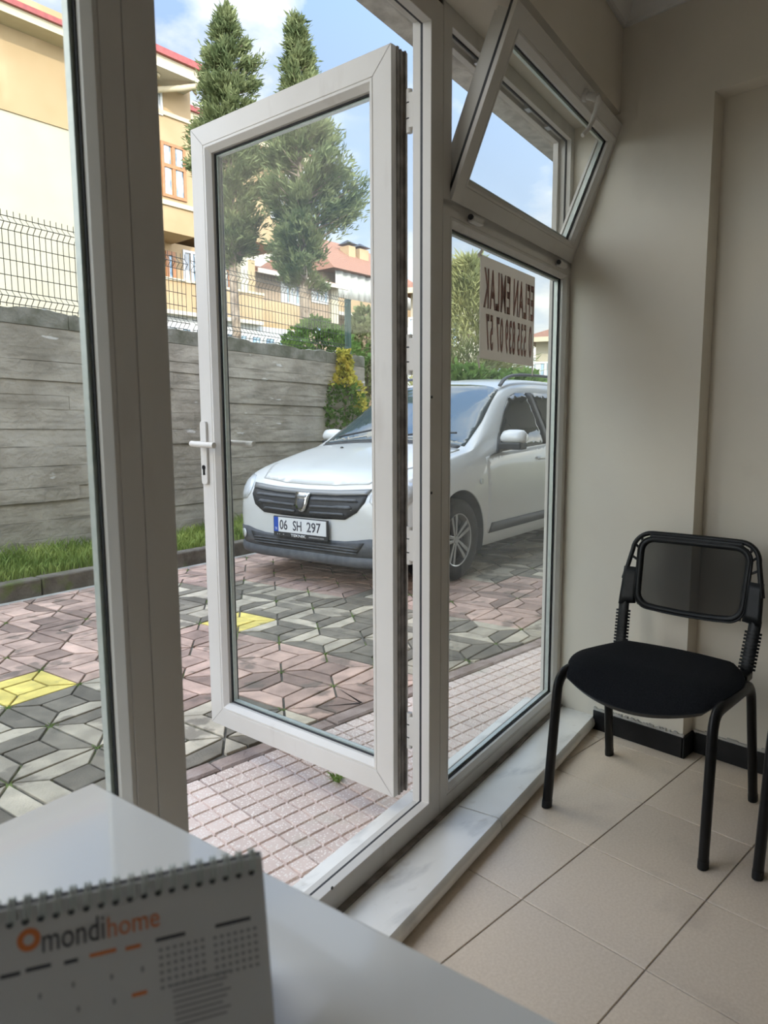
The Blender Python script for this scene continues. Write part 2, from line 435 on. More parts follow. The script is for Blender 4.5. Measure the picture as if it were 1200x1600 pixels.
# ------------------------------------------------------------------ small geometry helpers
def clip(poly, n, d):
    # keep the part of a convex polygon with n.p >= d
    out = []
    k = len(poly)
    for i in range(k):
        a, b = poly[i], poly[(i + 1) % k]
        da = a[0] * n[0] + a[1] * n[1] - d; db = b[0] * n[0] + b[1] * n[1] - d
        if da >= 0: out.append(a)
        if (da >= 0) != (db >= 0):
            t = da / (da - db); out.append((a[0] + (b[0] - a[0]) * t, a[1] + (b[1] - a[1]) * t))
    return out
def area(poly):
    return 0.5 * abs(sum(poly[i][0] * poly[(i + 1) % len(poly)][1] - poly[(i + 1) % len(poly)][0] * poly[i][1] for i in range(len(poly))))
def shrink(poly, g):
    c = np.mean(np.array(poly), axis=0)
    # offset every edge inwards by g
    n = len(poly); P = [np.array(p) for p in poly]
    sgn = 1 if sum(P[i][0] * P[(i + 1) % n][1] - P[(i + 1) % n][0] * P[i][1] for i in range(n)) > 0 else -1
    lines = []
    for i in range(n):
        e = P[(i + 1) % n] - P[i]; e = e / (np.linalg.norm(e) + 1e-9); nn = np.array([-e[1], e[0]]) * sgn
        lines.append((P[i] + nn * g, e))
    out = []
    for i in range(n):
        p, e = lines[i - 1]; q, f = lines[i]
        den = e[0] * f[1] - e[1] * f[0]
        if abs(den) < 1e-6: out.append(tuple(q)); continue
        t = ((q - p)[0] * f[1] - (q - p)[1] * f[0]) / den
        out.append(tuple(p + e * t))
    return out
def slab_mesh(poly, z0, z1, cham=0.004):
    n = len(poly)
    top = shrink(poly, cham)
    mb = MB()
    vs = [(p[0], p[1], z0) for p in poly] + [(p[0], p[1], z1 - cham) for p in poly] + [(p[0], p[1], z1) for p in top]
    fs = [tuple(range(n - 1, -1, -1)), tuple(range(2 * n, 3 * n))]
    for k in (0, 1):
        fs += [(k * n + i, k * n + (i + 1) % n, (k + 1) * n + (i + 1) % n, (k + 1) * n + i) for i in range(n)]
    return mb.add(vs, fs)
FIT = {}
def text_mesh(s, w, h, depth, space=1.0, bold=0.0, fit=None):
    # text as a flat solid fitted to w x h, lying in x (right) and z (up), thickness in y, centred
    cu = bpy.data.curves.new('lettering', 'FONT'); cu.body = s; cu.resolution_u = 3; cu.offset = bold
    cu.align_x = 'CENTER'; cu.space_character = space
    tmp = bpy.data.objects.new('tmp', cu); COL.objects.link(tmp)
    dg = bpy.context.evaluated_depsgraph_get(); dg.update()
    me = bpy.data.meshes.new_from_object(tmp.evaluated_get(dg))
    bpy.data.objects.remove(tmp); bpy.data.curves.remove(cu)
    bm = bmesh.new(); bm.from_mesh(me)
    bmesh.ops.remove_doubles(bm, verts=bm.verts, dist=1e-5)
    if depth:
        r = bmesh.ops.extrude_face_region(bm, geom=list(bm.faces))
        for v in r['geom']:
            if isinstance(v, bmesh.types.BMVert): v.co.z += 1.0
    xs = [v.co.x for v in bm.verts]; ys = [v.co.y for v in bm.verts]
    x0, x1, y0, y1 = fit or (min(xs), max(xs), min(ys), max(ys))
    FIT['last'] = (x0, x1, y0, y1)
    kx = w / (x1 - x0); ky = h / (y1 - y0)
    for v in bm.verts:
        v.co = Vector(((v.co.x - (x0 + x1) / 2) * kx, (v.co.z - 0.5) * depth, (v.co.y - (y0 + y1) / 2) * ky))
    bmesh.ops.recalc_face_normals(bm, faces=bm.faces)
    bm.to_mesh(me); bm.free(); me.materials.clear()
    return me

# ================================================================== THE ROOM
X_L, X_R, X_P, Y_B = -1.25, 2.56, 2.48, -2.8
Z_LINTEL, Z_CEIL = 2.30, 2.64
T_OUT = 0.085
def gline(s, t): p = gw(s, t); return (p[0], p[1])
room_poly = [(X_L, Y_B), (X_R + 0.1, Y_B), (X_R + 0.1, 3.0), (X_L, 3.0)]
nx, ny = GN[0], GN[1]
d0 = GO[0] * nx + GO[1] * ny
inside = lambda t: ((-nx, -ny), -(d0 + t))
outside = lambda t: ((nx, ny), d0 + t)

fl = MB().prism(clip(room_poly, *inside(-0.03)), -0.06, -0.003).build('floor', grout_m)
tag(fl, 'beige ceramic tile floor of the small office', 'floor', kind='structure')
TS = 0.33
tx0, ty0 = 4.30 * TS, 2.939 * TS
whole = None
for i in range(-5, 5):
    for j in range(-9, 3):
        x0, y0 = tx0 + i * TS, ty0 + j * TS
        if x0 < -0.2 or y0 < -1.4: continue
        poly = [(x0, y0), (x0 + TS, y0), (x0 + TS, y0 + TS), (x0, y0 + TS)]
        pc = clip(clip(poly, *inside(-0.10)), (-1, 0), -(X_R + 0.05))
        if len(pc) < 3 or area(pc) < 0.002: continue
        c = (x0 + TS / 2, y0 + TS / 2)
        if area(pc) > 0.99 * TS * TS:
            if whole is None:
                h = TS / 2
                whole = slab_mesh(shrink([(-h, -h), (h, -h), (h, h), (-h, h)], 0.0017), -0.012, 0.0, 0.0012).mesh('floor_tile')
            o = obj('floor_tile', whole, tile_m, fl)
        else:
            q = [(p[0] - c[0], p[1] - c[1]) for p in shrink(pc, 0.0017)]
            o = slab_mesh(q, -0.012, 0.0, 0.0012).build('floor_tile', tile_m, fl)
        o.location = (c[0], c[1], 0)
# plain floor tiles towards the back of the room stay in one screed of the same stone
fb = MB().prism([(X_L, Y_B), (X_R, Y_B), (X_R, -1.36), (X_L, -1.36)], -0.003, 0.0)
fb.prism(clip([(X_L, -1.36), (-0.24, -1.36), (-0.24, 1.2), (X_L, 1.2)], *inside(-0.1)), -0.003, 0.0)
tag(fb.build('floor_screed', tile_m, fl), kind='stuff')

# marble sill and threshold under the glazing
sill = empty('trim_1', gw(0, 0, 0), GA)
tag(sill, 'white grey-veined marble sill under the glazing', 'window sill', kind='structure')
for (a, b) in ((-2.6, -1.12), (-1.118, 0.078), (0.082, 1.02)):
    prof = [(-0.155, 0.006), (-0.163, 0.012), (-0.166, 0.024), (-0.163, 0.040), (-0.154, 0.049), (-0.145, 0.050), (0.155, 0.042), (0.160, 0.038), (0.160, -0.04), (-0.150, -0.04)]
    MB().ext(prof, 'x', a + 0.001, b - 0.001).build('marble_slab', marble, sill, smooth=35)
MB().box(-2.58, 1.01, -0.016, 0.0, 0.046, 0.0535).build('dirty_gap_strip', pvc_dark, sill)  # dark strip drawn for the dirty gap between frame and marble
# cement bedding strip under the sill nose
MB().box(-2.6, 1.01, -0.150, -0.10, -0.002, 0.012).build('mortar_bed', grout_m, sill)

# front wall: lintel, upper floors and the solid stretches beside the glazing
wf = empty('wall_front', gw(0, 0, 0), GA)
tag(wf, 'dim beige plastered lintel wall above the glazing', 'wall', kind='structure')
MB().box(-2.75, 1.25, -0.18, 0.03, Z_LINTEL, 2.75).build('lintel', paint, wf)
soff = MB()
xs = np.linspace(-12, 10, 900)
drop = [0.005 * math.sin(2.1 * x) + 0.003 * math.sin(31 * x + 1) + 0.010 * random.random() for x in xs]
pts = []
for x, d in zip(xs, drop):
    pts.append([(x, 0.03, 2.75), (x, 0.03, Z_LINTEL + 0.0), (x, 0.07, Z_LINTEL - 0.012 + d * 0.4), (x, T_OUT + 0.05, Z_LINTEL - 0.005 + d), (x, T_OUT + 0.06, Z_LINTEL + 0.02 + d), (x, T_OUT + 0.06, 2.75)])
soff.grid(pts, len(xs), 6)
soff.build('plaster_edge', plaster, wf, smooth=40)
MB().box(-12, 10, -8, T_OUT + 0.06, 2.75, 3.05).build('ring_beam', plaster, wf)
MB().box(-12, 10, -8, 1.0, 3.05, 6.4).build('upper_floors', plaster, wf)
MB().box(-12, -2.6, -0.18, T_OUT, -0.1, Z_LINTEL + 0.1).build('side_pier', paint, wf)

# right wall with projecting pier, recess and beam
wr = empty('wall_right')
tag(wr, 'beige painted side wall with a projecting pier and shallow recess', 'wall', kind='structure')
pier = clip([(X_P, 1.02), (4.0, 1.02), (4.0, 3.2), (X_P, 3.2)], *inside(T_OUT))
MB().prism(pier, -0.1, 2.272).build('pier', paint, wr)
MB().prism(clip([(X_P, Y_B - 0.2), (4.0, Y_B - 0.2), (4.0, 3.2), (X_P, 3.2)], *inside(T_OUT)), 2.272, 2.75).build('beam', paint, wr)
MB().box(X_R, 2.9, Y_B - 0.2, 1.03, -0.1, 2.75).build('recess_wall', paint, wr)
ex = gw(1.02, 0, 0)
MB().box(2.9, 9.5, 1.3, 1.6, -0.1, 2.75).build('outer_wall', plaster, wr)
wl_ = MB().box(X_L - 0.2, X_L, Y_B - 0.2, 1.05, -0.1, 2.75).build('wall_left', paint)
tag(wl_, 'plain beige side wall behind the viewer', 'wall', kind='structure')
wb = MB().box(X_L - 0.2, X_R + 0.3, Y_B - 0.2, Y_B, -0.1, 2.75).build('wall_back', paint)
tag(wb, 'plain beige back wall behind the viewer', 'wall', kind='structure')
ce = MB().prism(clip([(X_L - 0.1, Y_B - 0.1), (X_R + 0.1, Y_B - 0.1), (X_R + 0.1, 3), (X_L - 0.1, 3)], *inside(-0.1)), Z_CEIL, Z_CEIL + 0.1).build('ceiling', ceil_m)
tag(ce, 'pale ceiling corner above the pier', 'ceiling', kind='structure')
# cornice
cor = empty('trim_2')
tag(cor, 'moulded plaster cornice along the ceiling edge', 'cornice', kind='structure')
cp = [(0, 0), (0.010, 0.0), (0.014, 0.010), (0.030, 0.018), (0.042, 0.034), (0.046, 0.050), (0.058, 0.052), (0.058, 0.060), (0, 0.060)]
z0 = Z_CEIL - 0.06
run = MB().ext([(X_P - a, z0 + b) for a, b in cp], 'y', Y_B, 1.40)
vs = [(v[0], v[1], v[2]) for v in run.v]
c1 = MB(); c1.add([(p[0], p[1], p[2]) for p in vs], run.f)
c1.build('cornice_run', ceil_m, cor, smooth=30)
c2 = MB().ext([(-0.18 - a, z0 + b) for a, b in cp], 'x', -2.9, 0.96)
o2 = c2.build('cornice_run', ceil_m, cor, smooth=30); o2.location = tuple(gw(0, 0, 0)); o2.rotation_euler = (0, 0, GA)
# black skirting
bb = empty('baseboard_right')
tag(bb, 'black tile skirting along the pier and recess', 'skirting', kind='structure')
yq = 1.372
MB().box(X_P - 0.012, X_P + 0.005, 1.012, yq, 0.0, 0.078).build('skirting_piece', black_skirt, bb, bevel=0.0015)
MB().box(X_P - 0.012, X_R, 1.008, 1.020, 0.0, 0.078).build('skirting_piece', black_skirt, bb, bevel=0.0015)
for k in range(8):
    MB().box(X_R - 0.012, X_R + 0.005, 1.006 - 0.33 * (k + 1), 1.004 - 0.33 * k, 0.0, 0.078).build('skirting_piece', black_skirt, bb, bevel=0.0015)
cem = MB()
for (x0, x1, y0, y1) in ((X_P - 0.009, X_P + 0.004, 1.015, yq), (X_R - 0.009, X_R + 0.004, -1.3, 1.01)):
    n = 60
    for k in range(n):
        a, b = y0 + (y1 - y0) * k / n, y0 + (y1 - y0) * (k + 1) / n
        cem.box(x0, x1, a, b, 0.076, 0.083 + 0.009 * random.random())
cem.build('mortar_line', plaster, bb)

# ================================================================== GLAZING
FIX = [(0, 0), (0.040, 0), (0.0405, 0.002), (0.042, 0.002), (0.0425, 0), (0.050, 0.0), (0.061, 0.014), (0.061, 0.024), (0.057, 0.024), (0.057, 0.052), (0.061, 0.052), (0.050, 0.070), (0, 0.070)]
GASK = [(0.055, 0.023), (0.0635, 0.023), (0.0635, 0.028), (0.055, 0.028)]
SPACE = [(0.056, 0.030), (0.070, 0.030), (0.070, 0.044), (0.056, 0.044)]
GASK2 = [(0.055, 0.046), (0.0635, 0.046), (0.0635, 0.053), (0.055, 0.053)]
def glaze(root, x0, x1, z0, z1, gmat, y=0.0, dg=0.055):
    g = lambda P: [(a, b + y) for a, b in P]
    MB().ring(x0, x1, z0, z1, g(GASK)).build('gasket', rubber, root)
    MB().ring(x0, x1, z0, z1, g(GASK2)).build('gasket', rubber, root)
    MB().ring(x0, x1, z0, z1, g(SPACE)).build('spacer_bar', spacer, root)
    a = MB().box(x0 + dg, x1 - dg, y + 0.0285, y + 0.0298, z0 + dg, z1 - dg)
    a.build('glass_pane', gmat, root)

# --- right window: fixed light below, tilted vent above
w1 = empty('window_1', gw(0, 0, 0), GA)
tag(w1, 'white plastic window beside the door with its top vent tilted inwards', 'window', kind='structure')
MB().ring(0.001, 1.016, 0.052, 1.812, FIX).build('frame', pvc, w1, bevel=0.0012)
glaze(w1, 0.001, 1.016, 0.052, 1.812, glass_dusty)
VENT = [(0, 0), (0.046, 0), (0.046, 0.022), (0.030, 0.022), (0.030, 0.050), (0.046, 0.050), (0.046, 0.070), (0, 0.070)]
MB().ring(0.001, 1.016, 1.790, 2.299, VENT).build('vent_frame', pvc, w1, bevel=0.0012)
MB().ring(0.001, 1.016, 1.790, 2.299, [(0.046, 0.016), (0.0505, 0.018), (0.0505, 0.022), (0.046, 0.022)]).build('vent_gasket', rubber, w1)
sash = empty('vent_sash'); sash.parent = w1
sash.location = (0.0, -0.004, 1.812); sash.rotation_euler = (math.radians(22.4), 0, 0)
SASH = [(0, 0), (0.046, 0), (0.0465, 0.002), (0.048, 0.002), (0.0485, 0), (0.055, 0.0), (0.068, 0.014), (0.068, 0.026), (0.063, 0.026), (0.063, 0.056), (0.068, 0.056), (0.052, 0.072), (0.022, 0.072), (0.022, 0.060), (0.014, 0.060), (0.014, 0.020), (0, 0.020)]
sx0, sx1, sh = 0.040, 1.004, 0.485
def rx(P, y0=0.0): return P
sfm = MB().ring(sx0, sx1, 0.0, sh, SASH).build('sash_frame', pvc, sash, bevel=0.0012)
gl = MB().box(sx0 + 0.06, sx1 - 0.06, 0.0285, 0.0300, 0.06, sh - 0.06).build('glass_pane', glass_clear, sash)
MB().ring(sx0, sx1, 0.0, sh, [(0.061, 0.025), (0.071, 0.025), (0.071, 0.030), (0.061, 0.030)]).build('gasket', rubber, sash)
MB().ring(sx0, sx1, 0.0, sh, [(0.062, 0.0315), (0.076, 0.0315), (0.076, 0.046), (0.062, 0.046)]).build('spacer_bar', spacer, sash)
MB().ring(sx0, sx1, 0.0, sh, [(0.0145, 0.030), (0.018, 0.030), (0.018, 0.050), (0.0145, 0.050)]).build('hardware_channel', steel, sash)
MB().ring(sx0, sx1, 0.0, sh, [(-0.001, 0.012), (0.002, 0.012), (0.002, 0.019), (-0.001, 0.019)]).build('outer_gasket', rubber, sash)
# lever handle on the top rail (rosette, neck, curved lever)
hx, hzz = 0.588, sh - 0.032
han = MB()
han.lathe([(0.0, 0.0), (0.019, 0.0), (0.019, -0.006), (0.016, -0.011), (0.0, -0.011)], 20, 'y', (hx, 0, hzz))
han.tube([(hx, -0.008, hzz), (hx, -0.030, hzz), (hx + 0.004, -0.042, hzz - 0.004)], [0.0125, 0.0125, 0.011], 12)
han.tube([(hx - 0.004, -0.040, hzz + 0.006), (hx + 0.016, -0.046, hzz - 0.006), (hx + 0.020, -0.047, hzz - 0.030), (hx + 0.016, -0.050, hzz - 0.062), (hx + 0.003, -0.052, hzz - 0.092), (hx - 0.016, -0.050, hzz - 0.115)], [0.010, 0.0105, 0.0085, 0.0075, 0.007, 0.0065], 10)
han.build('handle', pvc, sash, smooth=40)
# bottom hinges of the vent
for s in (0.165, 0.865):
    k = empty('vent_hinge'); k.parent = w1
    MB().box(s - 0.026, s + 0.040, -0.022, 0.0, 1.776, 1.797).build('hinge_cover', pvc, k, bevel=0.005)
    MB().tube([(s - 0.031, -0.013, 1.788), (s - 0.010, -0.013, 1.788)], 0.008, 10).build('hinge_pin', rubber, k, smooth=40)
# tilt fittings seen on the frame head
fit = MB()
fit.box(0.20, 0.98, 0.024, 0.030, 2.262, 2.270)
for s in (0.25, 0.38, 0.62, 0.80):
    fit.box(s, s + 0.035, 0.022, 0.040, 2.250, 2.268)
fit.build('keeper_rail', steel, w1)

# --- left window unit
w2 = empty('window_2', gw(0, 0, 0), GA)
tag(w2, 'white plastic window left of the open door with one tall pane', 'window', kind='structure')
MB().ring(-2.58, -0.9985, 0.052, 2.299, FIX).build('frame', pvc, w2, bevel=0.0012)
glaze(w2, -2.58, -0.9985, 0.052, 2.299, glass_clear)

# --- door frame and the leaf standing open outwards
d1 = empty('door_1', gw(0, 0, 0), GA)
tag(d1, 'white plastic glazed door standing wide open outwards', 'door', kind='structure')
DF = [(0, 0), (0.063, 0), (0.063, 0.026), (0.055, 0.026), (0.055, 0.036), (0.040, 0.036), (0.040, 0.070), (0, 0.070)]
MB().ring(-0.997, -0.001, 0.052, 2.285, DF).build('door_frame', pvc, d1, bevel=0.0012)
MB().ring(-0.997, -0.001, 0.052, 2.285, [(0.0555, 0.0265), (0.060, 0.0265), (0.060, 0.0345), (0.0555, 0.0345)]).build('frame_gasket', rubber, d1)
MB().ring(-0.997, -0.001, 0.052, 2.285, [(0.0405, 0.0365), (0.045, 0.0365), (0.045, 0.043), (0.0405, 0.043)]).build('frame_gasket', rubber, d1)
MB().ring(-0.9985, -0.0005, 0.052, 2.299, [(-0.001, 0.004), (0.003, 0.002), (0.003, 0.060), (-0.001, 0.060)]).build('joint_strip', pvc_dark, d1)
MB().box(-0.95, -0.05, 0.0, 0.07, 2.284, 2.299).build('head_packer', pvc, d1)

leaf = empty('door_leaf'); leaf.parent = d1
leaf.location = (-0.056, 0.128, 0.09); leaf.rotation_euler = (0, 0, math.radians(84.5))
LW, LH = 0.883, 2.118
# leaf profile: room face at y = 0, thickness towards -y
LEAF = [(0, 0), (0.064, 0), (0.0645, -0.002), (0.0665, -0.002), (0.067, 0), (0.074, 0.0), (0.090, -0.016), (0.090, -0.028), (0.085, -0.028), (0.085, -0.058), (0.090, -0.058), (0.076, -0.072), (0.0, -0.072), (0.0, -0.060), (0.012, -0.060), (0.012, -0.022), (0.0, -0.022)]
MB().ring(0, LW, 0, LH, LEAF).build('leaf_frame', pvc, leaf, bevel=0.0015)
MB().ring(0, LW, 0, LH, [(0.083, -0.027), (0.094, -0.027), (0.094, -0.033), (0.083, -0.033)]).build('gasket', rubber, leaf)
MB().ring(0, LW, 0, LH, [(0.084, -0.034), (0.099, -0.034), (0.099, -0.048), (0.084, -0.048)]).build('spacer_bar', spacer, leaf)
MB().ring(0, LW, 0, LH, [(0.083, -0.050), (0.094, -0.050), (0.094, -0.057), (0.083, -0.057)]).build('gasket', rubber, leaf)
MB().box(0.082, LW - 0.082, -0.0335, -0.0320, 0.082, LH - 0.082).build('glass_pane', glass_clear, leaf)
MB().ring(0, LW, 0, LH, [(0.0015, -0.0225), (0.0120, -0.0225), (0.0120, -0.0595), (0.0015, -0.0595)]).build('hardware_groove', pvc_dark, leaf)
# rubber seal and grime down the hinge edge, its shade painted into the dark colour
MB().box(-0.0035, 0.004, -0.030, -0.022, 0.0, LH).build('edge_seal', pvc_dark, leaf)
MB().box(-0.0035, 0.004, -0.062, -0.056, 0.0, LH).build('edge_seal', pvc_dark, leaf)
MB().box(0.0, 0.012, -0.046, -0.040, 0.0, LH).build('edge_rib', pvc_dark, leaf)
# corner weld lines
wel = MB()
for (cx, cz, sx, sz) in ((0, 0, 1, 1), (LW, 0, -1, 1), (0, LH, 1, -1), (LW, LH, -1, -1)):
    wel.add([(cx, 0.0006, cz), (cx + sx * 0.065, 0.0006, cz + sz * 0.065), (cx + sx * 0.0662, 0.0006, cz + sz * 0.0640), (cx + sx * 0.0012, 0.0006, cz)], [(0, 1, 2, 3)])
wel.build('weld_line', pvc_dark, leaf)
# handle plates, levers and cylinder on both faces
px_ = 0.861
def plate(y0, y1):
    n = 18; P = []
    for k in range(n):
        a = 2 * math.pi * k / n
        ex_ = 0.0175 * (abs(math.cos(a)) ** 0.35) * (1 if math.cos(a) > 0 else -1)
        ez_ = 0.113 * (abs(math.sin(a)) ** 0.12) * (1 if math.sin(a) > 0 else -1)
        P.append((px_ + ex_, 1.017 + ez_))
    return MB().ext(P, 'y', y0, y1)
plate(0.0, 0.010).build('handle_plate', pvc, leaf, bevel=0.002)
plate(-0.082, -0.072).build('handle_plate', pvc, leaf, bevel=0.002)
lz = 1.050
lev = MB()
lev.tube([(px_, 0.006, lz), (px_, 0.040, lz), (px_ - 0.004, 0.050, lz)], [0.010, 0.010, 0.009], 12)
lev.tube([(px_ + 0.012, 0.050, lz + 0.001), (px_ - 0.03, 0.052, lz - 0.001), (px_ - 0.075, 0.052, lz - 0.002), (px_ - 0.115, 0.050, lz - 0.003)], [0.0115, 0.0115, 0.011, 0.010], 10, ry=0.0105)
lev.build('lever', pvc, leaf, smooth=40)
lev = MB()
lev.tube([(px_, -0.078, lz), (px_, -0.112, lz)], 0.010, 12)
lev.tube([(px_ + 0.012, -0.120, lz + 0.001), (px_ - 0.03, -0.124, lz - 0.001), (px_ - 0.075, -0.124, lz - 0.002), (px_ - 0.120, -0.122, lz - 0.003)], [0.0115, 0.0115, 0.011, 0.010], 10, ry=0.0105)
lev.build('lever', pvc, leaf, smooth=40)
key = MB().lathe([(0, 0), (0.0085, 0), (0.0085, 0.013), (0, 0.013)], 16, 'y', (px_, 0, 0.965))
key.box(px_ - 0.005, px_ + 0.005, 0.001, 0.012, 0.938, 0.962)
key.build('lock_cylinder', frame_black, leaf)
# hinges
for z in (2.04, 1.40, 0.86, 0.30):
    k = empty('door_hinge'); k.parent = d1
    MB().tube([(-0.022, 0.092, z - 0.055), (-0.022, 0.092, z + 0.055)], 0.0085, 12).build('hinge_barrel', pvc, k, smooth=40)
    MB().box(-0.030, -0.010, 0.068, 0.096, z - 0.045, z + 0.045).build('hinge_leaf', pvc, k, bevel=0.003)
    for dz in (-0.02, 0.02):
        MB().tube([(-0.022, 0.092, z + dz - 0.0015), (-0.022, 0.092, z + dz + 0.0015)], 0.0092, 10).build('hinge_joint', frame_black, k)
# bolt heads on the frame face
for (s, z) in ((-0.058, 1.28), (-0.058, 1.02), (-0.52, 0.118)):
    MB().lathe([(0, 0), (0.004, 0), (0.004, -0.002), (0, -0.002)], 10, 'y', (s, 0.0, z)).build('screw_head', frame_black, d1)

# ================================================================== STICKER SIGN on the fixed light
sg = empty('window_sign', gw(0.511, 0.0335, 1.566), GA + math.radians(0.0))
tag(sg, 'white vinyl agency sign with red lettering seen from behind on the window', 'sign')
SWd, SHt = 0.432, 0.311
MB().box(-SWd / 2, SWd / 2, -0.0012, 0.0012, -SHt / 2, SHt / 2).build('panel', sign_white, sg)
def sign_line_text(s, xc, zc, w, h):
    me = text_mesh(s, w, h, 0.0042, space=1.16)
    o = obj('lettering', me, sign_red, sg); o.location = (xc, 0, zc); o.scale = (-1, 1, 1)
    me = text_mesh(s, w, h, 0.0032, space=1.16, bold=0.022, fit=FIT['last'])
    o = obj('letter_outline', me, sign_line, sg); o.location = (xc, 0, zc); o.scale = (-1, 1, 1)
# mirrored from indoors: word order runs from the right edge
sign_line_text('EFLAN', 0.120, 0.062, 0.172, 0.114)
sign_line_text('EMLAK', -0.094, 0.062, 0.196, 0.114)
for s_, xc, w in (('0', 0.190, 0.024), ('535', 0.115, 0.074), ('839', 0.018, 0.078), ('07', -0.066, 0.050), ('57', -0.143, 0.050)):
    sign_line_text(s_, xc - 0.006, -0.072, w, 0.104)
for (x, z, a) in ((-SWd / 2 + 0.002, SHt / 2 + 0.004, 0.7), (-SWd / 2 - 0.002, -SHt / 2 - 0.012, -1.2), (SWd / 2, -SHt / 2 - 0.012, -1.57)):
    c, s = math.cos(a), math.sin(a)
    P = [(-0.02, -0.006), (0.02, -0.006), (0.02, 0.006), (-0.02, 0.006)]
    MB().ext([(x + p[0] * c - p[1] * s, z + p[0] * s + p[1] * c) for p in P], 'y', 0.0013, 0.0020).build('tape', sign_white, sg)

# ================================================================== CHAIRS
def smooth_path(P, n=6):
    P = [np.array(p, float) for p in P]; out = []
    for i in range(len(P) - 1):
        p0 = P[max(i - 1, 0)]; p1 = P[i]; p2 = P[i + 1]; p3 = P[min(i + 2, len(P) - 1)]
        for k in range(n):
            t = k / n
            out.append(0.5 * ((2 * p1) + (-p0 + p2) * t + (2 * p0 - 5 * p1 + 4 * p2 - p3) * t * t + (-p0 + 3 * p1 - 3 * p2 + p3) * t ** 3))
    out.append(P[-1]); return out
def bend(P, r, n=5):
    # polyline with rounded corners
    P = [np.array(p, float) for p in P]; out = [P[0]]
    for i in range(1, len(P) - 1):
        a = P[i - 1] - P[i]; b = P[i + 1] - P[i]
        la, lb = np.linalg.norm(a), np.linalg.norm(b)
        q = min(r, la * 0.45, lb * 0.45)
        A_, B_ = P[i] + a / la * q, P[i] + b / lb * q
        for k in range(n + 1):
            t = k / n
            out.append((1 - t) ** 2 * A_ + 2 * t * (1 - t) * P[i] + t * t * B_)
    out.append(P[-1]); return out
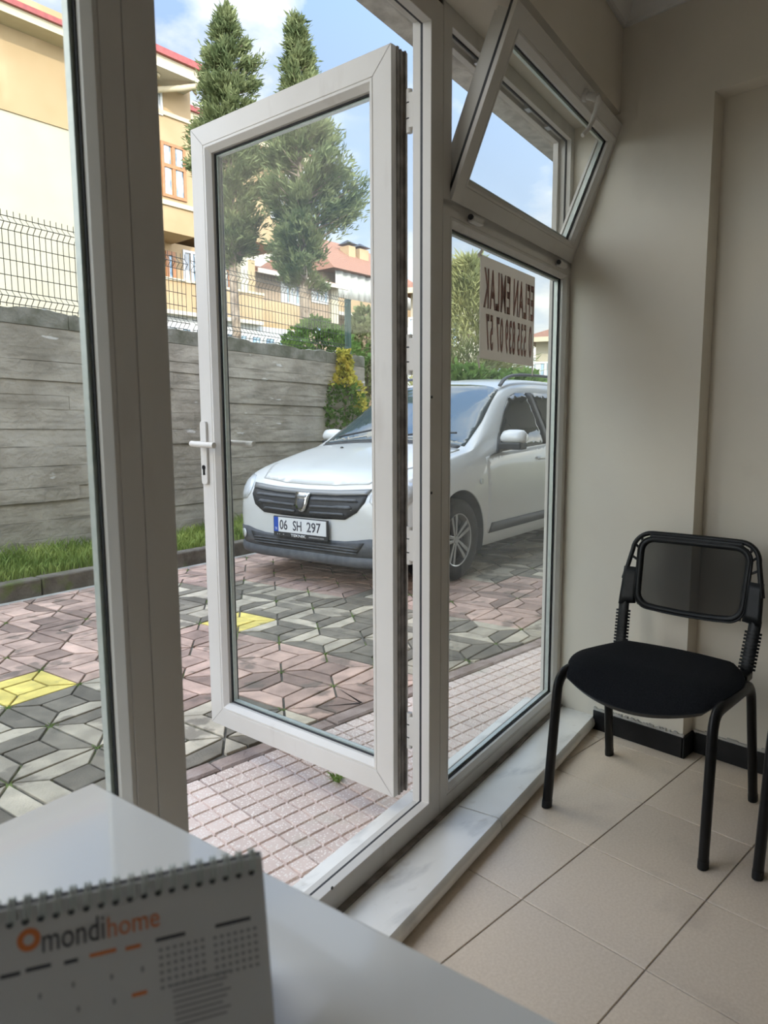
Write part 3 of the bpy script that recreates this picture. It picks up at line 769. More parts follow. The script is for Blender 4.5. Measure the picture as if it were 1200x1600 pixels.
def make_chair():
    r = empty('visitor_chair')
    for s in (-1, 1):
        top = 0.425
        path = bend([(0.238, s * 0.238, 0.0), (0.194, s * 0.232, top), (-0.165, s * 0.232, top - 0.02), (-0.232, s * 0.242, 0.0)], 0.060)
        k = len(path) // 2
        mb = MB(); mb.tube(path[:k + 1], 0.0205, 14, ry=0.0135)
        mb.build('leg', frame_black, r, smooth=50)
        mb = MB(); mb.tube(path[k:], 0.0205, 14, ry=0.0135, frame=(0, s, 0))
        mb.build('leg', frame_black, r, smooth=50)
        for q, q2 in ((path[0], path[1]), (path[-1], path[-2])):
            dq = (q2 - q) / np.linalg.norm(q2 - q)
            MB().tube([q, q + dq * 0.022], 0.0214, 14, ry=0.0143, frame=(0, 1, 0)).build('foot_cap', plastic_black, r, smooth=50)
    for x in (0.10, -0.13):
        MB().tube([(x, -0.232, 0.415), (x, 0.232, 0.415)], 0.010, 10).build('cross_tube', frame_black, r, smooth=50)
    # seat: padded cushion, waterfall front, raised at the back corners, on a plastic pan
    nu, nv = 30, 30
    def outline(u, v):
        # u,v in -1..1 ; superellipse mapped, narrower towards the back
        a = abs(u); b = abs(v)
        x = u * math.sqrt(1 - 0.42 * v * v * 0.9); y = v * math.sqrt(1 - 0.42 * u * u * 0.9)
        w = 0.238 - 0.020 * max(0, -x) + 0.006 * x
        return x * 0.232 + 0.005, y * w * 1.06
    def top_z(x, y):
        z = 0.462
        if x > 0.05: z -= 0.052 * ((x - 0.05) / 0.19) ** 2
        if x < -0.05: z += 0.010 * ((-x - 0.05) / 0.19) ** 2
        z += 0.012 * (y / 0.24) ** 2
        return z
    seat = MB(); pan = MB()
    T, B, PT, PB = [], [], [], []
    for i in range(nu):
        ra, rb, rc, rd = [], [], [], []
        for j in range(nv):
            u = -1 + 2 * i / (nu - 1); v = -1 + 2 * j / (nv - 1)
            x, y = outline(u, v); e = max(abs(u), abs(v))
            puff = 0.026 * (1 - e ** 6)
            zt = top_z(x, y)
            ra.append((x, y, zt - 0.024 + puff)); rb.append((x * 0.99, y * 0.99, zt - 0.030))
            rc.append((x * 1.012, y * 1.012, zt - 0.026)); rd.append((x * 0.96, y * 0.96, zt - 0.040))
        T.append(ra); B.append(rb); PT.append(rc); PB.append(rd)
    def closed(mb, T, B):
        o1 = 0; mb.grid(T, nu, nv); o2 = len(mb.v); mb.grid(B, nu, nv)
        idx = [(0, j) for j in range(nv)] + [(i, nv - 1) for i in range(1, nu)] + [(nu - 1, j) for j in range(nv - 2, -1, -1)] + [(i, 0) for i in range(nu - 2, 0, -1)]
        for a in range(len(idx)):
            p, q = idx[a], idx[(a + 1) % len(idx)]
            mb.f.append((p[0] * nv + p[1], q[0] * nv + q[1], o2 + q[0] * nv + q[1], o2 + p[0] * nv + p[1]))
    closed(seat, T, B); closed(pan, PT, PB)
    seat.build('seat', fabric_black, r, smooth=60)
    pan.build('seat_pan', plastic_black, r, smooth=50)
    # backrest frame: rounded ring with an inner mesh panel; local plane leans back
    def bz(z): return -0.238 - 0.055 * (z - 0.56) / 0.27          # x of the back plane at height z
    def curve(y): return -0.020 * (1 - (y / 0.24) ** 2)            # gentle hollow towards the sitter's back
    def rr_pts(hw0, hw1, z0, z1, rad, n=8, sag=0.0):
        # rounded trapezoid: hw0 half width at bottom, hw1 at top
        pts = []
        cs = [(hw0 - rad, z0 + rad, -90), (hw1 - rad, z1 - rad, 0), (-hw1 + rad, z1 - rad, 90), (-hw0 + rad, z0 + rad, 180)]
        for cx, cz, a0 in cs:
            for k in range(n + 1):
                a = math.radians(a0 + 90 * k / n)
                pts.append((cx + rad * math.cos(a), cz + rad * math.sin(a)))
        out = []
        for i in range(len(pts)):
            a, b = pts[i], pts[(i + 1) % len(pts)]
            m = max(1, int(math.hypot(b[0] - a[0], b[1] - a[1]) / 0.03))
            for k in range(m): out.append((a[0] + (b[0] - a[0]) * k / m, a[1] + (b[1] - a[1]) * k / m))
        out = [(y, z - sag * (1 - (y / hw0) ** 2) * max(0, (z1 - z) / (z1 - z0))) for y, z in out]
        return out
    def to3(y, z, d=0.0): return (bz(z) + curve(y) + d, y, z)
    outer = rr_pts(0.232, 0.205, 0.562, 0.822, 0.060, sag=0.010)
    inner = rr_pts(0.172, 0.176, 0.578, 0.802, 0.042, sag=0.012)
    MB().tube([to3(y, z) for y, z in inner], 0.011, 8, closed=True).build('mesh_rim', plastic_black, r, smooth=60)
    MB().tube([to3(y, z, 0.006) for y, z in rr_pts(0.180, 0.184, 0.571, 0.809, 0.046, sag=0.012)], 0.004, 6, closed=True).build('rim_bead', plastic_black, r, smooth=60)
    # top and bottom bars of the outer shell
    top = [(y, z) for y, z in outer if z > 0.645]
    top.sort(key=lambda p: -math.atan2(p[1] - 0.585, p[0]))
    MB().tube([to3(y, z) for y, z in top], 0.0085, 8).build('outer_rim', plastic_black, r, smooth=60)
    MB().tube([to3(y, 0.813 - 0.001 * abs(y)) for y in np.linspace(-0.15, 0.15, 16)], 0.011, 8).build('top_bar', plastic_black, r, smooth=60)
    # mesh panel
    P = MB(); ny_, nz_ = 16, 12; g = []
    for i in range(nz_):
        row = []
        for j in range(ny_):
            y = -0.170 + 0.340 * j / (ny_ - 1); z = 0.574 + 0.228 * i / (nz_ - 1)
            z -= 0.012 * (1 - (y / 0.17) ** 2) * (1 - i / (nz_ - 1))
            row.append(to3(y, z))
        g.append(row)
    P.grid(g, nz_, ny_).build('mesh_panel', mesh_fab, r, smooth=60, solid=0.0012)
    # side wings with three cut-outs each: solid lower cheek + ribs
    for s in (-1, 1):
        ck = [(s * 0.176, 0.575), (s * 0.232, 0.567), (s * 0.2265, 0.700), (s * 0.178, 0.700)]
        mb = MB()
        g = []
        for a in range(6):
            t = a / 5; row = []
            for b in range(5):
                u = b / 4
                y = (ck[0][0] * (1 - u) + ck[1][0] * u) * (1 - t) + (ck[3][0] * (1 - u) + ck[2][0] * u) * t
                z = (ck[0][1] * (1 - u) + ck[1][1] * u) * (1 - t) + (ck[3][1] * (1 - u) + ck[2][1] * u) * t
                row.append(to3(y, z, -0.004))
            g.append(row)
        mb.grid(g, 6, 5).build('back_cheek', plastic_black, r, smooth=60, solid=0.012)
        for (z0, z1) in ((0.738, 0.722), (0.778, 0.760), (0.806, 0.792)):
            ye = 0.212 if z0 < 0.77 else (0.200 if z0 < 0.8 else 0.180)
            MB().tube([to3(s * 0.176, z1), to3(s * ye, z0 + 0.004)], 0.0045, 6).build('wing_rib', plastic_black, r, smooth=60)
        # upright with bellows
        lo = np.array((-0.205, s * 0.205, 0.425)); hi = np.array(to3(s * 0.214, 0.585))
        MB().tube([lo, lo * 0.5 + hi * 0.5, hi], 0.0075, 12, ry=0.0185).build('upright', plastic_black, r, smooth=60)
        for k in range(11):
            t = 0.08 + 0.068 * k; c = lo + (hi - lo) * t; d = (hi - lo) / np.linalg.norm(hi - lo)
            MB().tube([c - d * 0.0036, c + d * 0.0036], 0.0125, 14, ry=0.0255).build('bellows_rib', plastic_black, r, smooth=40)
        MB().box(-0.215, -0.150, s * 0.205 - 0.018, s * 0.205 + 0.018, 0.405, 0.430).build('upright_bracket', frame_black, r, bevel=0.004)
    return r
ch = make_chair()
ch.location = (2.10, 0.956, 0.0); ch.rotation_euler = (0, 0, math.radians(184.3))
tag(ch, 'black visitor chair with mesh back standing by the pier', 'chair', 'visitor chairs along the side wall')
ch2 = copy_tree(ch)
ch2.location = (2.196, 0.362, 0.0); ch2.rotation_euler = (0, 0, math.radians(184.3))
tag(ch2, 'black chair at the right picture edge with only a leg showing', 'chair', 'visitor chairs along the side wall')

# ================================================================== DESK AND CALENDAR
dk = empty('office_desk', (0.341, 0.915, 0.0), math.radians(9.8))
tag(dk, 'glossy white office desk in the foreground by the doorway', 'desk')
MB().box(-0.80, 0.0, -1.60, 0.0, 0.712, 0.74).build('desk_top', desk_m, dk, bevel=0.003)
MB().box(-0.78, -0.05, -0.06, -0.04, 0.0, 0.712).build('end_panel', desk_m, dk, bevel=0.001)
MB().box(-0.78, -0.05, -1.56, -1.54, 0.0, 0.712).build('end_panel', desk_m, dk, bevel=0.001)
MB().box(-0.16, -0.14, -1.54, -0.06, 0.25, 0.712).build('modesty_panel', desk_m, dk, bevel=0.001)

ZT = 0.885
pr_ = hz(408, 1327, ZT); pl_ = hz(0, 1412, ZT)
du = (pr_ - pl_); CWm = 0.25; du = du / np.linalg.norm(du[:2])
ang = math.atan2(du[1], du[0])
cl_ = empty('desk_calendar', (pr_[0], pr_[1], 0.74), ang)
tag(cl_, 'spiral-bound tent calendar standing on the white desk', 'calendar')
HC = ZT - 0.74 - 0.004
lean = 0.050
def page(y0, y1, mtl, nm, th=0.0016):
    # sheet from the top ridge (x from -CWm to 0) leaning out to y1 at the bottom
    mb = MB(); d = th
    vs = []
    for (y, z) in ((y0, HC), (y1, 0.001)):
        vs += [(-CWm, y, z), (0, y, z), (0, y + d, z), (-CWm, y + d, z)]
    mb.add(vs, [(0, 1, 2, 3), (4, 7, 6, 5), (0, 4, 5, 1), (1, 5, 6, 2), (2, 6, 7, 3), (3, 7, 4, 0)])
    return mb.build(nm, mtl, cl_)
page(-0.003, -lean, paper_m, 'front_page')
page(0.003, lean, card_grey, 'back_board')
page(-0.0005, -lean + 0.003, card_grey, 'front_board')
MB().box(-CWm, 0, -lean, lean + 0.002, 0.0, 0.0012).build('base_board', card_grey, cl_)
# the binding: dark board edge, punched holes and wire loops
nl = 25
ringm = None
slope = math.atan2(lean - 0.003, HC)
def on_page(x, v, dep=0.0022):
    # point on the front page: v = distance down from the top ridge
    t = v / (HC / math.cos(slope))
    return (x, -0.003 - (lean - 0.003) * t - dep * math.cos(slope), HC * (1 - t) + 0.0 + dep * math.sin(slope) * 0)
for k in range(nl):
    x = -0.009 - k * (CWm - 0.016) / (nl - 1)
    P = [(0, 0.0065 * math.cos(a), 0.010 * math.sin(a)) for a in np.linspace(0, 2 * math.pi, 14, endpoint=False)]
    if ringm is None:
        rm = MB().tube(P, 0.0009, 5, closed=True); rm.tube([(p[0] + 0.0028, p[1], p[2]) for p in P], 0.0009, 5, closed=True); ringm = rm.mesh('binding_loop')
    o = obj('binding_loop', ringm, spacer, cl_); o.location = (x, -0.0005, HC - 0.004)
    a = on_page(x, 0.0095, 0.0006)
    MB().lathe([(0, 0), (0.0023, 0), (0.0023, -0.0006), (0, -0.0006)], 8, 'y', (a[0], a[1], a[2])).build('punched_hole', rubber, cl_)
def print_text(s, x0, v, w, h, m, nm='printed_text'):
    me = text_mesh(s, w, h, 0.0003)
    o = obj(nm, me, m, cl_)
    a = on_page(x0 + w / 2, v, 0.0004)
    o.location = a; o.rotation_euler = (-slope, 0, 0)
def bars(rects, m, nm):
    mb = MB()
    for (x, v, w, h) in rects:
        A_ = on_page(x, v, 0.0004); B_ = on_page(x, v + h, 0.0004)
        mb.add([(A_[0], A_[1], A_[2]), (A_[0] + w, A_[1], A_[2]), (A_[0] + w, B_[1], B_[2]), (A_[0], B_[1], B_[2])], [(0, 3, 2, 1)])
    mb.build(nm, m, cl_, recalc=False)
_ca, _sa = math.cos(ang), math.sin(ang)
def page_uv(px, py):
    # where a sight line meets the front page: x along the top edge, v down from the ridge
    top_ = np.array((pr_[0] + 0.003 * _sa, pr_[1] - 0.003 * _ca, 0.74 + HC))
    nl_ = np.array((0, -math.cos(slope), math.sin(slope)))
    n_ = np.array((nl_[0] * _ca - nl_[1] * _sa, nl_[0] * _sa + nl_[1] * _ca, nl_[2]))
    q = hp(px, py, top_, n_) - top_
    return q[0] * _ca + q[1] * _sa, math.hypot(-q[0] * _sa + q[1] * _ca, q[2])
def txt(s_, pxa, pya, pxb, pyb, h, m):
    (xa, va), (xb, vb) = page_uv(pxa, pya), page_uv(pxb, pyb)
    print_text(s_, xa, (va + vb) / 2, xb - xa, h, m)
txt('mondi', 66, 1466, 163, 1450, 0.0160, ink_dark)
txt('home', 168, 1448, 249, 1432, 0.0135, ink_orange)
ex_, ev_ = page_uv(45, 1468)
A_ = on_page(ex_, ev_, 0.0004)
lg = MB()
for k in range(14):
    a0, a1 = 2 * math.pi * k / 14, 2 * math.pi * (k + 1) / 14
    lg.add([on_page(ex_ + q * math.cos(a), ev_ - q * math.sin(a), 0.0004) for q, a in ((0.0035, a0), (0.0075, a0), (0.0075, a1), (0.0035, a1))], [(0, 1, 2, 3)])
lg.build('printed_emblem', ink_orange, cl_, recalc=False)
# faint month grids, headings and body lines (too blurred to read in the photograph)
def bar(pxa, pya, pxb, h, m, nm):
    xa, va = page_uv(pxa, pya); xb, _ = page_uv(pxb, pya)
    bars([(xa, va, xb - xa, h)], m, nm)
bar(243, 1466, 290, 0.0026, ink_dark, 'month_heading'); bar(336, 1444, 392, 0.0026, ink_dark, 'month_heading')
R_ = []
for (gx, gy) in ((248, 1482), (333, 1463)):
    x0_, v0_ = page_uv(gx, gy)
    for rw in range(6):
        for c in range(7):
            R_.append((x0_ + c * 0.0049, v0_ + rw * 0.0050, 0.0027, 0.0022))
o_ = len(R_)
bars(R_, ink_grey, 'month_grid')
for (a_, b_, c_, m_) in ((140, 1490, 182, ink_orange), (196, 1479, 220, ink_orange), (0, 1524, 32, ink_dark), (40, 1513, 80, ink_dark), (100, 1501, 122, ink_dark), (206, 1552, 230, ink_orange)):
    bar(a_, b_, c_, 0.0026, m_, 'weekday_heading')
for k in range(8):
    bar(268 + k, 1538 + 9 * k, 362 - 6 * (k % 3), 0.0014, ink_grey, 'note_line')
for (a_, b_) in ((172, 1522), (220, 1510), (112, 1534), (176, 1560), (120, 1572), (60, 1552)):
    bar(a_, b_, a_ + 5, 0.0036, ink_grey, 'day_number')

# ================================================================== YARD
gr = MB().box(-60, 120, -30, 160, -0.6, -0.05).build('ground', ground_m)
tag(gr, 'rough open ground beyond the yard', 'ground', kind='structure')

# --- terrazzo pavement slabs in front of the glazing
PY = 2.11
pad = empty('pavement')
tag(pad, 'pink terrazzo pavement slabs with pressed square pattern outside the door', 'pavement', kind='structure')
MB().prism(clip(clip([(-4, 0), (6.0, 0), (6.0, PY + 0.01), (-4, PY + 0.01)], *outside(0.1)), (0, 1), 0.2), -0.05, -0.010).build('pavement_bed', joint_m, pad)
SL = 0.333
slab_full = None
def terrazzo_slab(cx, cy, keep=None):
    mb = MB(); h = SL / 2 - 0.0016; q = SL / 5
    base = [(-h, -h), (h, -h), (h, h), (-h, h)]
    if keep: base = clip(base, *keep)
    if len(base) < 3: return None
    mb.prism(base, -0.03, -0.0065)
    for a in range(5):
        for b in range(5):
            x0, y0 = -SL / 2 + a * q, -SL / 2 + b * q
            P = shrink([(x0, y0), (x0 + q, y0), (x0 + q, y0 + q), (x0, y0 + q)], 0.0034)
            if keep: P = clip(P, *keep)
            if len(P) < 3 or area(P) < 2e-4: continue
            n = len(P); T_ = shrink(P, 0.0016)
            mb.add([(p[0], p[1], -0.0067) for p in P] + [(p[0], p[1], 0.0) for p in T_], [tuple(range(n, 2 * n))] + [(i, (i + 1) % n, n + (i + 1) % n, n + i) for i in range(n)])
    return mb
for i in range(-6, 12):
    for j in range(0, 6):
        cx, cy = 1.14 + SL * (i + 0.5), PY - SL * (j + 0.5)
        cor_ = [(cx + a * SL / 2, cy + b * SL / 2) for a in (-1, 1) for b in (-1, 1)]
        ts = [gst((p[0], p[1], 0))[1] for p in cor_]
        if max(ts) < 0.165: continue
        if min(ts) > 0.12:
            if slab_full is None: slab_full = terrazzo_slab(0, 0).mesh('terrazzo_slab')
            o = obj('terrazzo_slab', slab_full, terrazzo, pad)
        else:
            n_, d_ = outside(0.12)
            mb = terrazzo_slab(cx, cy, (n_, d_ - n_[0] * cx - n_[1] * cy))
            if mb is None: continue
            o = mb.build('terrazzo_slab', terrazzo, pad)
        o.location = (cx, cy, random.uniform(-0.002, 0.001))
        o.rotation_euler = (random.uniform(-0.004, 0.004), random.uniform(-0.004, 0.004), 0)

# --- edging between pavement and yard
EW = 0.075
ek = 0
x = -4.0
while x < 9.0:
    L_ = random.uniform(0.45, 0.62)
    P = [(x + 0.004, PY + 0.012), (x + L_ - 0.004, PY + 0.012), (x + L_ - 0.004, PY + 0.012 + EW), (x + 0.004, PY + 0.012 + EW)]
    if x + L_ > -1.5:
        slab_mesh(P, -0.06, random.uniform(-0.004, 0.004), 0.008).build('edging_stone', edge_m, pad)
    x += L_

# --- patterned paving blocks: 33 cm squares, each an inner block in a mitred border of four
KA = math.radians(9.5)
KD = np.array([math.cos(KA), math.sin(KA)]); KN = np.array([-math.sin(KA), math.cos(KA)])
K0 = np.array([1.40, 5.23])                                     # a point on the kerb's foot
pav = empty('yard_paving')
tag(pav, 'patterned pink and grey block paving of the yard with moss in the joints', 'paving', kind='structure')
yard = [(-6, PY + 0.09), (14, PY + 0.09), (14, 9.5), (-6, 9.5)]
yard = clip(yard, (-KN[0], -KN[1]), -(K0 @ KN))
MB().prism(yard, -0.06, -0.011).build('paving_bed', joint_m, pav)
PA, PS = math.radians(10.6), 0.3335
pu = np.array([math.cos(PA), math.sin(PA)]); pv = np.array([-math.sin(PA), math.cos(PA)])
p0 = np.array([0.871, 3.257])
I0, I1 = 0.285, 0.715
UNIT = [[(I0, I0), (I1, I0), (I1, I1), (I0, I1)],
        [(0, 0), (1, 0), (I1, I0), (I0, I0)], [(1, 0), (1, 1), (I1, I1), (I1, I0)],
        [(1, 1), (0, 1), (I0, I1), (I1, I1)], [(0, 1), (0, 0), (I0, I0), (I0, I1)]]
shared = []
for q in UNIT:
    shared.append(slab_mesh(shrink([((a - 0.5) * PS, (b - 0.5) * PS) for a, b in q], 0.0052), -0.02, 0.0, 0.0022).mesh('paving_block'))
    shared[-1].materials.append(paver_m)
GREY, PINK, YEL = (0.54, 0.475, 0.365), (0.62, 0.43, 0.345), (0.92, 0.74, 0.20)
PINK_AT = [(30,950),(90,960),(120,1000),(60,1010),(30,1030),(110,1040),(310,1000),(310,1040),(310,1080),(312,1100),(400,1030),(450,1040),(420,1070),(500,1060),(560,1080),(450,1100),(540,1040),(355,1090),(380,900),(430,880),(480,905),(560,915),(340,890),(730,915),(800,915),(760,940),(830,940),(720,945),(800,965)]
GREY_AND_SHADOW_AT = [(20,1080),(100,1090),(40,1130),(120,1140),(40,1190),(120,1200),(20,1260),(310,930),(320,960),(330,1140),(300,1130),(390,1150),(380,940),(440,935),(500,935),(560,950),(430,980),(520,980),(570,1000),(470,1000),(560,1020),(380,970),(820,880),(780,890),(720,985),(780,985),(740,1010),(840,990),(720,1030),(830,890)]  # grey spots beside the car put its shadow into the block colour
SPOTS = [(hz(*q)[:2], PINK) for q in PINK_AT] + [(hz(*q)[:2], GREY) for q in GREY_AND_SHADOW_AT]
def unit_colour(i, j):
    if (i, j) in YELLOW: return YEL
    c = p0 + pu * (i + .5) * PS + pv * (j + .5) * PS
    return min(SPOTS, key=lambda a: (a[0][0] - c[0]) ** 2 + (a[0][1] - c[1]) ** 2)[1]
def node(px, py):
    w_ = hz(px, py)[:2] - p0
    return w_ @ pu / PS, w_ @ pv / PS
y1 = node(50, 1076); y2 = node(398, 970)
YELLOW = {(math.floor(y1[0]), math.floor(y1[1])), (math.floor(y2[0]), math.floor(y2[1]))}
cand, rest = [], []
for i in range(-24, 40):
    for j in range(-12, 22):
        base = [p0 + pu * (i + a) * PS + pv * (j + b) * PS for a, b in ((0, 0), (1, 0), (1, 1), (0, 1))]
        if all(p[1] < PY + 0.09 for p in base) or all(p @ KN > K0 @ KN for p in base): continue
        if min(p[0] for p in base) < -3 or max(p[0] for p in base) > 10.5: continue
        col = unit_colour(i, j)
        for k, q in enumerate(UNIT):
            P = [tuple(p0 + pu * (i + a) * PS + pv * (j + b) * PS) for a, b in q]
            A0 = area(P)
            C_ = clip(clip(P, (0, 1), PY + 0.095), (-KN[0], -KN[1]), -(K0 @ KN) + 0.06)
            if len(C_) < 3 or area(C_) < 0.0012: continue
            full = area(C_) > 0.995 * A0
            c = np.mean(np.array(C_), axis=0)
            x_, y_, z_ = proj((c[0], c[1], 0))
            seen = z_ > 0 and -30 < x_ < 880 and y_ < 1330 and not (152 < x_ < 285)
            v_ = random.random(); PD, DARK = (0.5, 0.45) if col is GREY else (0.22, 0.6)
            cc = tuple(a * (DARK if v_ < PD else (1.15 if v_ > 0.85 else 1.0)) for a in col) if col is not YEL else col
            (cand if seen else rest).append((z_, i, j, k, full, C_, c, cc))
cand.sort(key=lambda a: a[0])
rest += cand[300:]
for (z_, i, j, k, full, C_, c, cc) in cand[:300]:
    if full:
        o = bpy.data.objects.new('paving_block', shared[k]); COL.objects.link(o); o.parent = pav
        q = p0 + pu * (i + .5) * PS + pv * (j + .5) * PS
        o.location = (q[0], q[1], random.uniform(-0.002, 0.0015)); o.rotation_euler = (random.uniform(-.004, .004), random.uniform(-.004, .004), PA)
    else:
        o = slab_mesh(shrink(C_, 0.005), -0.02, random.uniform(-0.002, 0.0015), 0.002).build('paving_block', paver_m, pav)
    o.color = (*cc, 1)
# beyond the three hundred largest: joined, by tone
groups = {}
for r in rest:
    key_ = tuple(round(c, 2) for c in r[7])
    groups.setdefault(key_, MB())
    sm = slab_mesh(shrink(r[5], 0.005), -0.02, random.uniform(-0.002, 0.0015), 0.002)
    groups[key_].add(sm.v, sm.f)
for key_, mb in groups.items():
    o = mb.build('paving_blocks', paver_m, pav, recalc=False); o.color = (*key_, 1); o['kind'] = 'stuff'

# --- moss and weeds in the joints
def tuft(cx, cy, cz, n, h, spread, m, nm, parent=None, wid=0.004):
    mb = MB()
    for _ in range(n):
        a = random.uniform(0, 2 * math.pi); r0 = random.uniform(0, spread * 0.35); hh = h * random.uniform(0.5, 1)
        bx, by = cx + r0 * math.cos(a), cy + r0 * math.sin(a); out = spread * random.uniform(0.3, 1.0)
        ca, sa = math.cos(a + 1.57) * wid, math.sin(a + 1.57) * wid
        p1 = (bx + out * 0.4 * math.cos(a), by + out * 0.4 * math.sin(a), cz + hh * 0.7)
        p2 = (bx + out * math.cos(a), by + out * math.sin(a), cz + hh * random.uniform(0.7, 1.0))
        mb.add([(bx - ca, by - sa, cz), (bx + ca, by + sa, cz), (p1[0] + ca, p1[1] + sa, p1[2]), (p1[0] - ca, p1[1] - sa, p1[2]), p2], [(0, 1, 2, 3), (3, 2, 4)])
    return mb.build(nm, m, parent, recalc=False)
wp = hz(527, 1219)
o = tuft(wp[0], wp[1], -0.004, 34, 0.035, 0.04, weed_m, 'weed', None, 0.003)
tag(o, 'small green weed growing between the terrazzo slabs under the door leaf', 'weed')
moss = MB()
for i in range(-3, 26):
    for j in range(-5, 10):
        q = p0 + pu * i * PS + pv * j * PS
        if q[1] < PY + 0.12 or q @ KN > K0 @ KN - 0.1 or random.random() < 0.35: continue
        for _ in range(26):
            a = random.uniform(0, 6.28); r0 = abs(random.gauss(0, 0.022)); b = random.uniform(0, 6.28)
            x_, y_ = q[0] + r0 * math.cos(a), q[1] + r0 * math.sin(a)
            hh = random.uniform(0.004, 0.012); w_ = 0.004
            moss.add([(x_ - w_ * math.cos(b), y_ - w_ * math.sin(b), -0.009), (x_ + w_ * math.cos(b), y_ + w_ * math.sin(b), -0.009), (x_ + random.uniform(-.01, .01), y_ + random.uniform(-.01, .01), -0.006 + hh)], [(0, 1, 2)])
o = moss.build('moss', weed_m, None, recalc=False)
tag(o, 'tiny moss sprouts where the paving joints meet', 'moss', kind='stuff')

# --- kerb, grass strip
def kp(l, d): q = K0 + KD * l + KN * d; return q
kb = empty('kerb', (K0[0], K0[1], 0), KA)
tag(kb, 'dark weathered concrete kerb edging the grass strip', 'kerb', kind='structure')
l = -4.2
lens = []
while l < 9:
    MB().box(l + 0.004, l + 0.746, 0.0, 0.115, -0.08, 0.122).build('kerb_stone', kerb_m, kb, bevel=0.012)
    l += 0.75
MB().prism([(-5, -0.10), (9, -0.10), (9, 0.0), (-5, 0.0)], -0.05, -0.004).build('cement_haunch', mat('cement_haunch', (0.30, 0.29, 0.25), (0.46, 0.44, 0.40), rough=0.95, scale=8, bump=0.6), kb)
GD = 0.86                                                        # kerb face to wall face
MB().prism([(-6, 0.11), (9, 0.11), (9, GD + 0.1), (-6, GD + 0.1)], -0.05, 0.095).build('soil_bed', soil_m, kb)
gm = MB()
NG = 15000
for _ in range(NG):
    l = random.uniform(-1.2, 6.2); d = 0.12 + (GD - 0.14) * random.random() ** 0.9
    tall = 0.5 + 0.5 * math.sin(l * 1.9 + 1.2) * math.sin(l * 0.7 + .4) + 0.25 * random.random()
    h = random.uniform(0.05, 0.11) * (1 + 1.1 * max(0, tall) * (d / GD))
    if d < 0.30: h = min(h, 0.10)
    a = random.uniform(0, 6.28); w_ = random.uniform(0.002, 0.006); ln = h * random.uniform(0.2, 0.8); b = random.uniform(0, 6.28)
    ca, sa = math.cos(a) * w_, math.sin(a) * w_
    m1 = (l + ln * .35 * math.cos(b), d + ln * .35 * math.sin(b), 0.095 + h * 0.65)
    m2 = (l + ln * math.cos(b), d + ln * math.sin(b), 0.095 + h)
    gm.add([(l - ca, d - sa, 0.09), (l + ca, d + sa, 0.09), (m1[0] + ca, m1[1] + sa, m1[2]), (m1[0] - ca, m1[1] - sa, m1[2]), m2], [(0, 1, 2, 3), (3, 2, 4)])
gro = gm.build('grass', grass_m, None, recalc=False)
gro.location = (K0[0], K0[1], 0); gro.rotation_euler = (0, 0, KA)
tag(gro, 'long green grass growing on the strip below the concrete wall', 'grass', kind='stuff')
# broad-leaved weeds in the strip
for n_, (l, d) in enumerate([(-0.15, 0.42), (0.05, 0.30), (0.35, 0.46), (0.55, 0.34), (0.22, 0.62), (0.75, 0.50), (1.30, 0.40), (2.1, 0.45), (2.5, 0.3)]):
    mb = MB()
    for k in range(11):
        a = k * 2.4 + random.uniform(-.3, .3); L_ = random.uniform(0.07, 0.13); w_ = L_ * 0.28; up = random.uniform(0.5, 1.2)
        base = np.array((0, 0, 0.0)); dr = np.array((math.cos(a), math.sin(a), up)); dr /= np.linalg.norm(dr); sd_ = np.array((-math.sin(a), math.cos(a), 0))
        P = [base, dr * L_ * .35 + sd_ * w_ * .8, dr * L_ * .7 + sd_ * w_, dr * L_ + np.array((0, 0, -.02)), dr * L_ * .7 - sd_ * w_, dr * L_ * .35 - sd_ * w_ * .8]
        mb.add(P, [(0, 1, 2, 3), (0, 3, 4, 5)])
    o = mb.build('broadleaf_weed', weed_m, None, recalc=False)
    q = kp(l, d); o.location = (q[0], q[1], 0.09); o.rotation_euler = (0, 0, random.uniform(0, 6))
    tag(o, 'broad-leaved weed in the grass strip, %s' % ('leftmost against the mullion edge', 'second from the left near the kerb', 'third from the left mid strip', 'fourth from the left near the kerb', 'rearmost of the left ones by the wall', 'sixth, right of the left cluster', 'seen just left of the open door leaf', 'seen through the door glass, upper one', 'seen through the door glass, nearest the kerb')[n_], 'weed', 'broad-leaved weeds in the grass strip')

